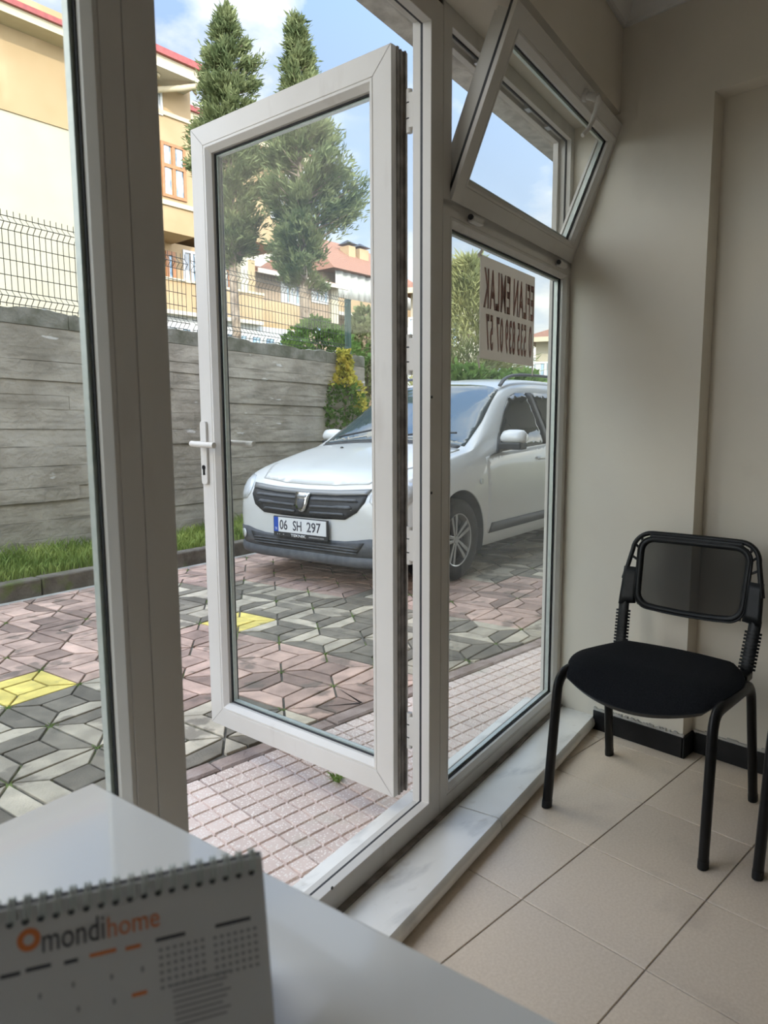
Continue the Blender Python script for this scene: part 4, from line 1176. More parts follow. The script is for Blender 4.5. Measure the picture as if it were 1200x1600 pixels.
# --- board-marked concrete retaining wall
W0 = K0 + KN * GD
def wall_l(px, py):
    q = hp(px, py, (W0[0], W0[1], 0), (KN[0], KN[1], 0)); return (q[:2] - W0) @ KD, q[2]
wall_end = wall_l(570, 640)[0]
cw = empty('retaining_wall', (W0[0], W0[1], 0), KA)
tag(cw, 'weathered grey board-marked concrete wall behind the grass strip', 'retaining wall')
def wtop(l): return 2.145 - 0.020 * (l - 0.25)
MB().ext([(-5.5, -0.1), (wall_end - 0.012, -0.1), (wall_end - 0.012, wtop(wall_end) - 0.03), (-5.5, wtop(-5.5) - 0.03)], 'y', 0.008, 0.22).build('wall_core', conc_m, cw)
nb = 15
hb = np.cumsum([0] + [random.uniform(0.7, 1.3) for _ in range(nb)]); hb = hb / hb[-1]
cuts = [-5.5, -1.6, 1.9, wall_end]
for k in range(nb):
    jit = random.uniform(-0.2, 0.2) if k % 2 else 0
    cs = [cuts[0]] + [c + random.uniform(-0.9, 0.9) for c in cuts[1:-1]] + [cuts[-1]]
    for a, b in zip(cs[:-1], cs[1:]):
        f0, f1 = hb[k], hb[k + 1]
        dep = random.uniform(-0.009, 0.006)
        g1 = random.uniform(0.0012, 0.0030)
        z = lambda l, f: -0.05 + (wtop(l) + 0.05) * f
        if k == nb - 1:
            # ragged top edge
            n = max(4, int((b - a) / 0.06)); ls = np.linspace(a + .003, b - .003, n)
            P = [(l, z(l, f0) + g1) for l in ls] + [(l, z(l, f1) + random.uniform(-0.018, 0.010) + 0.008 * math.sin(l * 9)) for l in ls[::-1]]
        else:
            n = max(3, int((b - a) / 0.18)); ls = np.linspace(a + .003, b - .003, n)
            P = [(l, z(l, f0) + g1 + random.uniform(-.002, .002)) for l in ls] + [(l, z(l, f1) - g1 + random.uniform(-.003, .003)) for l in ls[::-1]]
        m_ = MB(); nn = len(ls)
        vs = [(p[0], dep, p[1]) for p in P] + [(p[0], 0.03, p[1]) for p in P]
        N2 = len(P); fs = [(i, i + 1, N2 - 2 - i, N2 - 1 - i) for i in range(nn - 1)] + [(N2 + i, N2 + N2 - 1 - i, N2 + N2 - 2 - i, N2 + i + 1) for i in range(nn - 1)]
        fs += [(i, (i + 1) % N2, N2 + (i + 1) % N2, N2 + i) for i in range(N2)]
        m_.add(vs, fs).build('board_course', conc_top if k == nb - 1 else conc_m, cw)
mt = MB(); ls = np.linspace(-5.5, wall_end, 130); g = []
for l in ls:
    e = 0.012 * math.sin(l * 9) + random.uniform(-.012, .010)
    g.append([(l, 0.004, wtop(l) - 0.04), (l, 0.006, wtop(l) + e - 0.01), (l, 0.05, wtop(l) + e + 0.006), (l, 0.16, wtop(l) + e + 0.004), (l, 0.222, wtop(l) - 0.02 + e), (l, 0.222, wtop(l) - 0.1)])
mt.grid(g, len(ls), 6).build('mossy_cap', conc_top, cw, smooth=50)

# --- raised ground held back by the wall
TZ = 1.72
tg = MB().prism([(-14, 0.215), (wall_end - 0.05, 0.215), (wall_end - 0.05, 45), (-14, 45)], -0.04, TZ).build('terrace_ground', ground_m)
tg.location = (W0[0], W0[1], 0); tg.rotation_euler = (0, 0, KA)
tag(tg, 'raised ground held back by the concrete wall', 'ground', kind='structure')

# --- welded mesh fence on the wall
fe = empty('mesh_fence', (W0[0], W0[1], 0), KA)
tag(fe, 'dark welded wire mesh fence standing on the concrete wall', 'fence')
FY = 0.12
fend = wall_l(556, 500)[0]
def fence_panel(a, b):
    mb = MB()
    prof = [(0.0, 0.0), (0.0, 0.03), (-0.045, 0.075), (0.0, 0.12), (0.0, 0.60), (-0.045, 0.645), (0.0, 0.69), (0.0, 0.745)]
    n = int((b - a) / 0.0505)
    for i in range(n + 1):
        l = a + i * (b - a) / n
        mb.tube([(l, FY + y, wtop(l) + 0.015 + z) for y, z in prof], 0.0034, 4, cap=False)
    for (y, z) in ((0, 0.025), (-0.045, 0.075), (0, 0.125), (0, 0.245), (0, 0.365), (0, 0.485), (0, 0.595), (-0.045, 0.645), (0, 0.70)):
        mb.tube([(a, FY + y, wtop(a) + 0.015 + z), (b, FY + y, wtop(b) + 0.015 + z)], 0.0036, 4, cap=False)
    o = mb.build('wire_panel', wire_m, fe, recalc=False); o['kind'] = 'stuff'
edges = [fend - 7.5, fend - 5.0, fend - 2.5, fend]
for a, b in zip(edges[:-1], edges[1:]): fence_panel(a + 0.03, b - 0.04)
for e in edges[1:2] + edges[3:]:
    p_ = MB().box(e - 0.03, e + 0.03, FY - 0.02, FY + 0.04, wtop(e) - 0.05, wtop(e) + 0.70).build('post', green_m, fe, bevel=0.004)
    MB().box(e - 0.033, e + 0.033, FY - 0.023, FY + 0.043, wtop(e) + 0.70, wtop(e) + 0.715).build('post_cap', green_m, p_, bevel=0.003)

# ================================================================== PARKED CAR
car_white = mat('white_car_paint', (0.634, 0.638, 0.620), (0.669, 0.673, 0.656), rough=0.28, scale=1.5, coat=0.6, spec=0.5)
add_layer(car_white, (0.50, 0.48, 0.44), 2.0, 0.55, 0.8, 0.35, (1, 1, 2.5))
car_black = mat('car_black_plastic', (0.022, 0.023, 0.025), (0.04, 0.041, 0.044), rough=0.55, scale=30)
car_grey = mat('car_grey_plastic', (0.075, 0.08, 0.09), (0.11, 0.115, 0.125), rough=0.6, scale=20)
car_glass = mat('car_glass', (0.010, 0.014, 0.016), rough=0.04, spec=0.8)
shield_glass = mat('windscreen_glass', (0.05, 0.075, 0.085), rough=0.05, spec=1.0, coat=0.5)
chrome = mat('chrome', (0.62, 0.63, 0.64), rough=0.18, metal=1.0)
satin = mat('satin_trim', (0.26, 0.265, 0.27), rough=0.4, metal=0.4)
alloy = mat('alloy', (0.42, 0.42, 0.41), (0.50, 0.50, 0.49), rough=0.35, metal=0.8, scale=20)
tyre_m = mat('tyre', (0.018, 0.018, 0.018), (0.04, 0.038, 0.035), rough=0.85, scale=25)
lamp_m = mat('lamp_lens', (0.50, 0.52, 0.53), (0.62, 0.63, 0.63), rough=0.12, scale=30, coat=0.8)
plate_w = mat('plate_white', (0.72, 0.73, 0.73), rough=0.4)
plate_b = mat('plate_blue', (0.02, 0.08, 0.42), rough=0.4)
red_lens = mat('red_lens', (0.35, 0.02, 0.02), rough=0.15, coat=0.5)

WX, WR = 0.82, 0.315
wc = hz(719, 907, 0)
CA = math.radians(10.0)
ca_, cb_ = np.array([math.cos(CA), math.sin(CA), 0]), np.array([-math.sin(CA), math.cos(CA), 0])
corg = wc - ca_ * WX + cb_ * 0.865
car = empty('car', (corg[0], corg[1], 0.0), CA)
tag(car, 'white people carrier parked on the paving nose towards the door', 'car')
ST = [
 (0.00, [(0, .25), (.36, .25), (.46, .30), (.50, .40), (.50, .50), (.49, .56), (.45, .60), (.25, .625), (0, .63)]),
 (0.05, [(0, .21), (.55, .21), (.65, .27), (.68, .40), (.68, .54), (.655, .64), (.59, .69), (.30, .72), (0, .725)]),
 (0.15, [(0, .19), (.64, .19), (.765, .26), (.79, .43), (.785, .60), (.755, .72), (.67, .775), (.35, .80), (0, .805)]),
 (0.36, [(0, .19), (.70, .19), (.835, .26), (.86, .46), (.85, .66), (.81, .80), (.72, .855), (.40, .885), (0, .895)]),
 (0.80, [(0, .19), (.72, .19), (.855, .26), (.875, .50), (.865, .75), (.815, .905), (.73, .955), (.40, .985), (0, 1.0)]),
 (1.06, [(0, .19), (.72, .19), (.855, .26), (.875, .50), (.868, .82), (.825, .955), (.755, 1.00), (.40, 1.035), (0, 1.05)]),
 (1.25, [(0, .19), (.72, .19), (.855, .26), (.875, .50), (.868, .88), (.818, 1.01), (.745, 1.09), (.40, 1.15), (0, 1.165)]),
 (1.50, [(0, .19), (.72, .19), (.855, .26), (.875, .50), (.868, .92), (.812, 1.07), (.705, 1.235), (.40, 1.305), (0, 1.32)]),
 (1.75, [(0, .19), (.72, .19), (.855, .26), (.875, .50), (.868, .94), (.800, 1.13), (.665, 1.385), (.40, 1.445), (0, 1.46)]),
 (2.00, [(0, .19), (.72, .19), (.855, .26), (.875, .50), (.868, .95), (.785, 1.21), (.635, 1.49), (.40, 1.545), (0, 1.56)]),
 (2.30, [(0, .19), (.72, .19), (.855, .26), (.875, .50), (.868, .96), (.770, 1.26), (.625, 1.545), (.40, 1.60), (0, 1.615)]),
 (2.80, [(0, .19), (.72, .19), (.855, .26), (.875, .50), (.868, .97), (.765, 1.28), (.625, 1.565), (.40, 1.625), (0, 1.64)]),
 (3.60, [(0, .19), (.72, .19), (.855, .26), (.875, .50), (.868, .99), (.765, 1.28), (.62, 1.555), (.40, 1.62), (0, 1.635)]),
 (4.10, [(0, .22), (.70, .22), (.84, .28), (.86, .50), (.852, .99), (.75, 1.28), (.61, 1.52), (.40, 1.58), (0, 1.595)]),
 (4.34, [(0, .25), (.68, .25), (.81, .30), (.835, .50), (.82, .98), (.72, 1.22), (.60, 1.40), (.40, 1.46), (0, 1.47)]),
 (4.46, [(0, .30), (.64, .30), (.75, .34), (.78, .50), (.76, .84), (.68, 1.0), (.58, 1.10), (.35, 1.14), (0, 1.15)]),
 (4.50, [(0, .35), (.58, .35), (.68, .40), (.70, .50), (.68, .70), (.63, .80), (.55, .86), (.30, .89), (0, .895)])]
def cr(p0_, p1_, p2_, p3_, t):
    return 0.5 * ((2 * p1_) + (-p0_ + p2_) * t + (2 * p0_ - 5 * p1_ + 4 * p2_ - p3_) * t * t + (-p0_ + 3 * p1_ - 3 * p2_ + p3_) * t ** 3)
def dens(arr, m):
    out = []
    n = len(arr)
    for i in range(n - 1):
        a, b, c, d = arr[max(i - 1, 0)], arr[i], arr[i + 1], arr[min(i + 2, n - 1)]
        for k in range(m): out.append(cr(a, b, c, d, k / m))
    out.append(arr[-1]); return out
secs = [np.array([(x, y, z) for y, z in P]) for x, P in ST]
secs = [np.array(dens(list(s), 4)) for s in secs]
secs = dens(secs, 4)
rings = []
for s in secs:
    half = [tuple(p) for p in s]
    full = half + [(p[0], -p[1], p[2]) for p in half[-2:0:-1]]
    rings.append(full)
bm_ = MB(); nr = len(rings[0])
bm_.v = [p for r in rings for p in r]
bm_.f = [(i * nr + j, i * nr + (j + 1) % nr, (i + 1) * nr + (j + 1) % nr, (i + 1) * nr + j) for i in range(len(rings) - 1) for j in range(nr)]
bm_.f += [tuple(range(nr - 1, -1, -1)), tuple((len(rings) - 1) * nr + j for j in range(nr))]
shell = bm_.mesh('shell')
BV = BVHTree.FromPolygons([Vector(v) for v in bm_.v], bm_.f)
tmp_b = obj('tmp_body', shell, None)
cut = MB()
RWX = WX + 2.81
for x in (WX, RWX):
    for s in (-1, 1):
        a, b = (0.55, 1.2) if s > 0 else (-1.2, -0.55)
        n = 40
        cut.ext([(x + 0.365 * math.cos(2 * math.pi * k / n), WR + 0.02 + 0.365 * math.sin(2 * math.pi * k / n)) for k in range(n)], 'y', a, b)
tmp_c = obj('tmp_cut', cut.mesh('cut'), None)
md = tmp_b.modifiers.new('b', 'BOOLEAN'); md.operation = 'DIFFERENCE'; md.object = tmp_c; md.solver = 'EXACT'
dg = bpy.context.evaluated_depsgraph_get(); dg.update()
body_me = bpy.data.meshes.new_from_object(tmp_b.evaluated_get(dg))
bpy.data.objects.remove(tmp_b); bpy.data.objects.remove(tmp_c)
body_me.name = 'body'; body_me.materials.clear()
obj('body', body_me, car_white, car, smooth=32)

def decal(poly, mode, nm, m, parent=car, off_=0.004, step=0.05, th=0.008, side=1):
    # panel laid on the body surface: poly is (x,z) for mode 'side', (y,z) for 'front'/'rear', (x,y) for 'top'
    P = []
    n = len(poly)
    for i in range(n):
        a, b = np.array(poly[i]), np.array(poly[(i + 1) % n]); k = max(1, int(np.linalg.norm(b - a) / step))
        for q in range(k): P.append(a + (b - a) * q / k)
    bm = bmesh.new()
    vs = [bm.verts.new((p[0], p[1], 0)) for p in P]
    bm.faces.new(vs)
    bmesh.ops.triangulate(bm, faces=bm.faces)
    for _ in range(4):
        lg_ = [e for e in bm.edges if e.calc_length() > step * 1.6]
        if not lg_: break
        bmesh.ops.subdivide_edges(bm, edges=lg_, cuts=1)
        bmesh.ops.triangulate(bm, faces=bm.faces)
    for v in bm.verts:
        u, w_ = v.co.x, v.co.y
        if mode == 'side': o_, d_ = Vector((u, -2 * side, w_)), Vector((0, side, 0))
        elif mode == 'front': o_, d_ = Vector((-2, u, w_)), Vector((1, 0, 0))
        elif mode == 'rear': o_, d_ = Vector((7, u, w_)), Vector((-1, 0, 0))
        else: o_, d_ = Vector((u, w_, 4)), Vector((0, 0, -1))
        h_ = BV.ray_cast(o_, d_)
        if h_[0] is None:
            h_ = BV.find_nearest(o_ + d_ * 2.5)
        nn = h_[1]
        if nn.dot(d_) > 0: nn = -nn
        v.co = h_[0] + nn * off_
    bmesh.ops.recalc_face_normals(bm, faces=bm.faces)
    f0 = next(iter(bm.faces)); f0.normal_update()
    c_ = f0.calc_center_median()
    if (f0.normal.dot(Vector((c_.x - 2.2, c_.y, c_.z - 0.7)))) < 0: bmesh.ops.reverse_faces(bm, faces=bm.faces)
    me = bpy.data.meshes.new(nm); bm.to_mesh(me); bm.free()
    o = obj(nm, me, m, parent, smooth=45)
    md = o.modifiers.new('solid', 'SOLIDIFY'); md.thickness = th; md.offset = -1
    return o
mir = lambda P: [(-a, b) for a, b in P][::-1]
# windscreen, bonnet, side glass, doors
decal([(1.10, -0.73), (1.10, 0.73), (1.45, 0.695), (1.93, 0.60), (1.975, 0.45), (2.00, 0.0), (1.975, -0.45), (1.93, -0.60), (1.45, -0.695)], 'top', 'windscreen', shield_glass, off_=0.005)
decal([(1.045, -0.70), (1.03, 0.0), (1.045, 0.70), (1.09, 0.70), (1.09, -0.70)], 'top', 'cowl', car_black, off_=0.005)
decal([(0.125, -0.52), (0.085, -0.25), (0.078, 0.0), (0.085, 0.25), (0.125, 0.52), (0.45, 0.69), (1.02, 0.735), (1.025, 0.0), (1.02, -0.735), (0.45, -0.69)], 'top', 'bonnet', car_white, off_=0.006)
for s in (1, -1):
    decal([(1.41, 0.965), (1.60, 1.15), (1.80, 1.325), (1.95, 1.425), (2.10, 1.465), (2.32, 1.475), (2.36, 1.005)], 'side', 'door_window', car_glass, side=s, off_=0.006)
    decal([(2.36, 1.005), (2.32, 1.475), (2.43, 1.478), (2.47, 1.01)], 'side', 'door_pillar_trim', car_black, side=s, off_=0.007)
    decal([(2.47, 1.01), (2.43, 1.478), (3.12, 1.478), (3.25, 1.035)], 'side', 'door_window', car_glass, side=s, off_=0.006)
    decal([(3.36, 1.045), (3.24, 1.475), (3.80, 1.45), (4.02, 1.10)], 'side', 'quarter_window', car_glass, side=s, off_=0.006)
    decal([(1.235, 0.32), (1.25, 0.70), (1.225, 0.93), (1.39, 0.955), (2.405, 1.0), (2.405, 0.32)], 'side', 'door', car_white, side=s, off_=0.004)
    decal([(2.415, 0.32), (2.415, 1.0), (3.30, 1.03), (3.22, 0.62), (3.14, 0.50), (3.08, 0.32)], 'side', 'door', car_white, side=s, off_=0.004)
    decal([(1.255, 0.315), (1.30, 0.395), (2.40, 0.395), (2.40, 0.315)], 'side', 'sill_trim', car_black, side=s, off_=0.010)
    decal([(2.42, 0.315), (2.42, 0.395), (3.13, 0.395), (3.08, 0.315)], 'side', 'sill_trim', car_black, side=s, off_=0.010)
    # mirror-corner triangle, mirror head, handles, rail, indicator
    decal([(1.275, 0.935), (1.40, 0.965), (1.56, 1.12), (1.50, 0.965)], 'side', 'mirror_corner', car_black, side=s, off_=0.008)
    mr_ = empty('wing_mirror'); mr_.parent = car
    yb = -s
    prof = []
    n = 14
    mb = MB(); ringsM = []
    for k, (yy, sc) in enumerate(((0.855, 0.45), (0.88, 0.85), (0.93, 1.0), (0.99, 1.0), (1.045, 0.92), (1.075, 0.55))):
        ringsM.append([(1.49 + 0.075 * sc * math.cos(2 * math.pi * q / n) + 0.02, yb * yy, 1.075 + (0.075 if math.sin(2 * math.pi * q / n) > 0 else 0.045) * sc * math.sin(2 * math.pi * q / n)) for q in range(n)])
    vs = [p for r in ringsM for p in r]
    fs = [(i * n + j, i * n + (j + 1) % n, (i + 1) * n + (j + 1) % n, (i + 1) * n + j) for i in range(5) for j in range(n)] + [tuple(range(n)), tuple(5 * n + j for j in range(n))]
    mb.add(vs, fs).build('mirror_cap', car_white, mr_, smooth=50)
    MB().ext([(1.44, 0.985), (1.57, 0.985), (1.575, 1.042), (1.43, 1.042)], 'y', yb * 0.86, yb * 1.055).build('mirror_foot', car_black, mr_, bevel=0.012)
    for hx_ in (2.27, 3.13):
        MB().box(hx_ - 0.095, hx_ + 0.075, -s * 0.905 if s > 0 else 0.868, -s * 0.868 if s > 0 else 0.905, 0.868, 0.898).build('door_handle', car_white, car, bevel=0.012, seg=3)
    MB().lathe([(0, 0), (0.024, 0), (0.018, 0.014), (0, 0.014)], 14, 'y', (1.13, -s * 0.883 if s > 0 else 0.873, 0.745)).build('side_indicator', lamp_m, car, smooth=50)
    rail = smooth_path([(1.98, -s * 0.590, 1.535), (2.10, -s * 0.588, 1.605), (2.35, -s * 0.585, 1.645), (2.9, -s * 0.585, 1.66), (3.6, -s * 0.580, 1.65), (3.95, -s * 0.575, 1.60)], 6)
    MB().tube(rail, 0.020, 8, ry=0.014).build('roof_rail', car_grey, car, smooth=50)
    # wheel-arch liner and wheel
    for x in (WX, RWX):
        n = 28; T_ = []
        for k in range(n + 1):
            a = math.radians(-25 + 230 * k / n)
            T_.append([(x + 0.362 * math.cos(a), -s * 0.868, WR + .02 + 0.362 * math.sin(a)), (x + 0.362 * math.cos(a), -s * 0.56, WR + .02 + 0.362 * math.sin(a))])
        lin = MB().grid(T_, n + 1, 2)
        q0 = len(lin.v); lin.v += [(x + 0.362 * math.cos(2 * math.pi * k / 24), -s * 0.557, WR + .02 + 0.362 * math.sin(2 * math.pi * k / 24)) for k in range(24)]; lin.f.append(tuple(range(q0, q0 + 24)))
        lin.build('wheel_arch', car_black, car, recalc=False)
        wh = empty('wheel'); wh.parent = car; wh.location = (x, -s * 0.762, WR); wh.rotation_euler = (0, 0, 0 if s > 0 else math.pi)
        # local: outer side at -y
        tp = [(0.205, -0.085), (0.225, -0.098), (0.275, -0.100), (0.302, -0.088), (0.315, -0.066), (0.315, 0.066), (0.302, 0.088), (0.275, 0.100), (0.205, 0.090)]
        mb = MB(); n = 40
        vs = [(r_ * math.cos(2 * math.pi * k / n), y, r_ * math.sin(2 * math.pi * k / n)) for r_, y in tp for k in range(n)]
        m_ = len(tp)
        fs = [(i * n + k, i * n + (k + 1) % n, ((i + 1) % m_) * n + (k + 1) % n, ((i + 1) % m_) * n + k) for i in range(m_) for k in range(n)]
        mb.add(vs, fs).build('tyre', tyre_m, wh, smooth=40)
        rp = [(0.196, -0.080), (0.212, -0.086), (0.212, 0.08), (0.190, 0.08), (0.185, -0.02)]
        mb = MB(); m_ = len(rp)
        vs = [(r_ * math.cos(2 * math.pi * k / n), y, r_ * math.sin(2 * math.pi * k / n)) for r_, y in rp for k in range(n)]
        fs = [(i * n + k, i * n + (k + 1) % n, ((i + 1) % m_) * n + (k + 1) % n, ((i + 1) % m_) * n + k) for i in range(m_) for k in range(n)]
        mb.add(vs, fs).build('rim', alloy, wh, smooth=40)
        MB().lathe([(0, -0.022), (0.188, -0.022), (0.188, -0.005), (0, -0.005)], 30, 'y').build('brake_backing', car_black, wh)
        MB().lathe([(0, -0.070), (0.030, -0.070), (0.040, -0.060), (0.046, -0.030), (0, -0.030)], 20, 'y').build('hub_cap', alloy, wh, smooth=40)
        for k in range(5):
            a0 = math.radians(90 + 72 * k + 12)
            for da in (-0.17, 0.17):
                p1 = np.array((0.036 * math.cos(a0 + da * 2.2), -0.060, 0.036 * math.sin(a0 + da * 2.2)))
                p2 = np.array((0.204 * math.cos(a0 + da), -0.070, 0.204 * math.sin(a0 + da)))
                t_ = (p2 - p1); t_ /= np.linalg.norm(t_); sd_ = np.array((-t_[2], 0, t_[0]))
                w1_, w2_ = 0.011, 0.017
                vs = []
                for p, ww in ((p1, w1_), (p2, w2_)):
                    vs += [p - sd_ * ww + np.array((0, -0.006, 0)), p + sd_ * ww + np.array((0, -0.006, 0)), p + sd_ * ww + np.array((0, 0.020, 0)), p - sd_ * ww + np.array((0, 0.020, 0))]
                MB().add(vs, [(0, 1, 2, 3), (4, 7, 6, 5), (0, 4, 5, 1), (1, 5, 6, 2), (2, 6, 7, 3), (3, 7, 4, 0)]).build('spoke', alloy, wh, bevel=0.003)
# nose: grille, slats, badge, lamps, bumper, number plate
decal([(-0.56, 0.705), (-0.30, 0.690), (0, 0.684), (0.30, 0.690), (0.56, 0.705), (0.555, 0.660), (0.50, 0.585), (0.40, 0.530), (0.2, 0.522), (0, 0.520), (-0.2, 0.522), (-0.40, 0.530), (-0.50, 0.585), (-0.555, 0.660)], 'front', 'grille', car_black, off_=0.006)
decal([(-0.575, 0.742), (-0.30, 0.724), (0, 0.718), (0.30, 0.724), (0.575, 0.742), (0.56, 0.706), (0.30, 0.690), (0, 0.684), (-0.30, 0.690), (-0.56, 0.706)], 'front', 'grille_surround', satin, off_=0.012)
for (z, w_, h_) in ((0.655, 0.50, 0.018), (0.607, 0.46, 0.018), (0.560, 0.40, 0.016)):
    for s in (-1, 1):
        decal([(s * 0.075, z - h_ / 2), (s * w_, z + h_ * 0.1), (s * (w_ - 0.02), z + h_), (s * 0.075, z + h_ / 2)], 'front', 'grille_slat', car_grey, off_=0.016)
sh_o = [(-0.066, 0.690), (0.066, 0.690), (0.058, 0.620), (0.040, 0.575), (0.020, 0.562), (-0.020, 0.562), (-0.040, 0.575), (-0.058, 0.620)]
bd = decal(sh_o, 'front', 'badge', chrome, off_=0.030, step=0.03, th=0.02)
decal([(-0.046, 0.672), (0.046, 0.672), (0.042, 0.655), (-0.042, 0.655)], 'front', 'badge_bar', satin, bd, off_=0.034, step=0.02, th=0.003)
decal([(-0.034, 0.645), (0.034, 0.645), (0.026, 0.600), (0.012, 0.585), (-0.012, 0.585), (-0.026, 0.600)], 'front', 'badge_field', car_grey, bd, off_=0.033, step=0.02, th=0.003)
me = text_mesh('DACIA', 0.070, 0.013, 0.002); o = obj('badge_text', me, car_black, bd); o.location = (-0.072, 0, 0.6635); o.rotation_euler = (0, 0, -math.pi / 2)
for s in (-1, 1):
    hl = [(s * 0.585, 0.70), (s * 0.60, 0.745), (s * 0.66, 0.790), (s * 0.755, 0.800), (s * 0.815, 0.760), (s * 0.825, 0.68), (s * 0.79, 0.625), (s * 0.73, 0.605), (s * 0.63, 0.625), (s * 0.59, 0.66)]
    decal(hl, 'front', 'headlamp', lamp_m, off_=0.008)
    fl_ = [(s * 0.655 + 0.032 * math.cos(a), 0.345 + 0.036 * math.sin(a)) for a in np.linspace(0, 2 * math.pi, 16, endpoint=False)]
    decal(fl_, 'front', 'fog_lamp', lamp_m, off_=0.020, step=0.03)
decal([(-0.79, 0.40), (-0.60, 0.405), (-0.40, 0.375), (0, 0.360), (0.40, 0.375), (0.60, 0.405), (0.79, 0.40), (0.77, 0.29), (0.66, 0.272), (0.40, 0.265), (-0.40, 0.265), (-0.66, 0.272), (-0.77, 0.29)], 'front', 'bumper_lower', car_grey, off_=0.008)
decal([(-0.56, 0.375), (-0.40, 0.362), (0, 0.348), (0.40, 0.362), (0.56, 0.375), (0.50, 0.290), (0.42, 0.280), (-0.42, 0.280), (-0.50, 0.290)], 'front', 'air_intake', car_black, off_=0.012)
for z in (0.293, 0.313, 0.333):
    decal([(-0.50, z), (0.50, z), (0.51, z + 0.008), (-0.51, z + 0.008)], 'front', 'intake_slat', car_grey, off_=0.020)
lipp = []
for y in np.linspace(-0.76, 0.76, 25):
    h_ = BV.ray_cast(Vector((-2, y, 0.285)), Vector((1, 0, 0)))
    lipp.append((h_[0].x + 0.022, y, 0.235))
MB().tube(lipp, 0.040, 10, ry=0.048).build('bumper_lip', car_grey, car, smooth=50)
pl = empty('number_plate'); pl.parent = car; pl.location = (-0.030, 0.0, 0.452)
MB().box(-0.012, 0.006, -0.268, 0.268, -0.088, 0.064).build('plate_holder', car_black, pl, bevel=0.004)
MB().box(-0.0145, -0.008, -0.258, 0.258, -0.052, 0.058).build('plate_face', plate_w, pl)
MB().box(-0.0152, -0.010, 0.214, 0.258, -0.052, 0.058).build('country_band', plate_b, pl)
for s_, yc, w_, h_ in (('06', 0.160, 0.078, 0.074), ('SH', 0.022, 0.086, 0.074), ('297', -0.140, 0.135, 0.074)):
    me = text_mesh(s_, w_, h_, 0.001, bold=0.012); o = obj('plate_characters', me, ink_dark, pl); o.location = (-0.0152, yc, 0.003); o.rotation_euler = (0, 0, -math.pi / 2)
me = text_mesh('TR', 0.024, 0.018, 0.001); o = obj('country_letters', me, plate_w, pl); o.location = (-0.0157, 0.236, -0.030); o.rotation_euler = (0, 0, -math.pi / 2)
me = text_mesh('TEKNIK', 0.150, 0.021, 0.001, bold=0.02); o = obj('holder_lettering', me, plate_w, pl); o.location = (-0.0126, 0.015, -0.071); o.rotation_euler = (0, 0, -math.pi / 2)
for (a, b) in ((0.225, 0.006), (0.205, 0.004), (0.165, 0.006), (-0.14, 0.05), (-0.215, 0.02)):
    MB().box(-0.0126, -0.0118, a - b, a + b, -0.076, -0.066).build('holder_print', satin, pl)
# washer jets, wipers, tail
for y in (-0.28, 0.28):
    MB().lathe([(0, 0), (0.016, 0), (0.010, 0.010), (0, 0.010)], 10, 'z', (0.80, y, 1.0)).build('washer_jet', car_black, car)
for (a, b) in (((1.09, 0.55, 1.085), (1.20, -0.10, 1.165)), ((1.09, -0.10, 1.095), (1.17, -0.62, 1.125))):
    MB().tube([a, ((a[0] + b[0]) / 2, (a[1] + b[1]) / 2, (a[2] + b[2]) / 2 + 0.02), b], 0.009, 6).build('wiper', car_black, car)
decal([(-0.55, 1.02), (-0.60, 1.40), (0.60, 1.40), (0.55, 1.02)], 'rear', 'rear_window', car_glass)
for s in (-1, 1):
    decal([(s * 0.62, 0.80), (s * 0.66, 1.10), (s * 0.76, 1.10), (s * 0.79, 0.80)], 'rear', 'tail_lamp', red_lens)
decal([(-0.74, 0.52), (0.74, 0.52), (0.66, 0.34), (-0.66, 0.34)], 'rear', 'rear_bumper', car_grey)
MB().box(0.3, 4.2, -0.62, 0.62, 0.17, 0.21).build('underbody', car_black, car)

# ================================================================== PLANTS
def spray_cloud(points, normals, size, m, nm, parent, blades=3, width=0.28, droop=0.0):
    mb_v, mb_f = [], []
    N = len(points)
    for p, nrm in zip(points, normals):
        for _ in range(blades):
            d = nrm + RNG.normal(0, 0.45, 3); d /= np.linalg.norm(d)
            d[2] -= droop
            L_ = size * RNG.uniform(0.6, 1.3)
            s_ = np.cross(d, RNG.normal(0, 1, 3)); s_ /= (np.linalg.norm(s_) + 1e-9); s_ *= L_ * width
            q = p + RNG.normal(0, size * 0.25, 3)
            o = len(mb_v)
            mb_v += [tuple(q - s_ * 0.35), tuple(q + d * L_ * 0.5 + s_), tuple(q + d * L_), tuple(q + d * L_ * 0.5 - s_)]
            mb_f.append((o, o + 1, o + 2, o + 3))
    mb = MB(); mb.v, mb.f = mb_v, mb_f
    o = mb.build(nm, m, parent, recalc=False); o['kind'] = 'stuff'
    return o
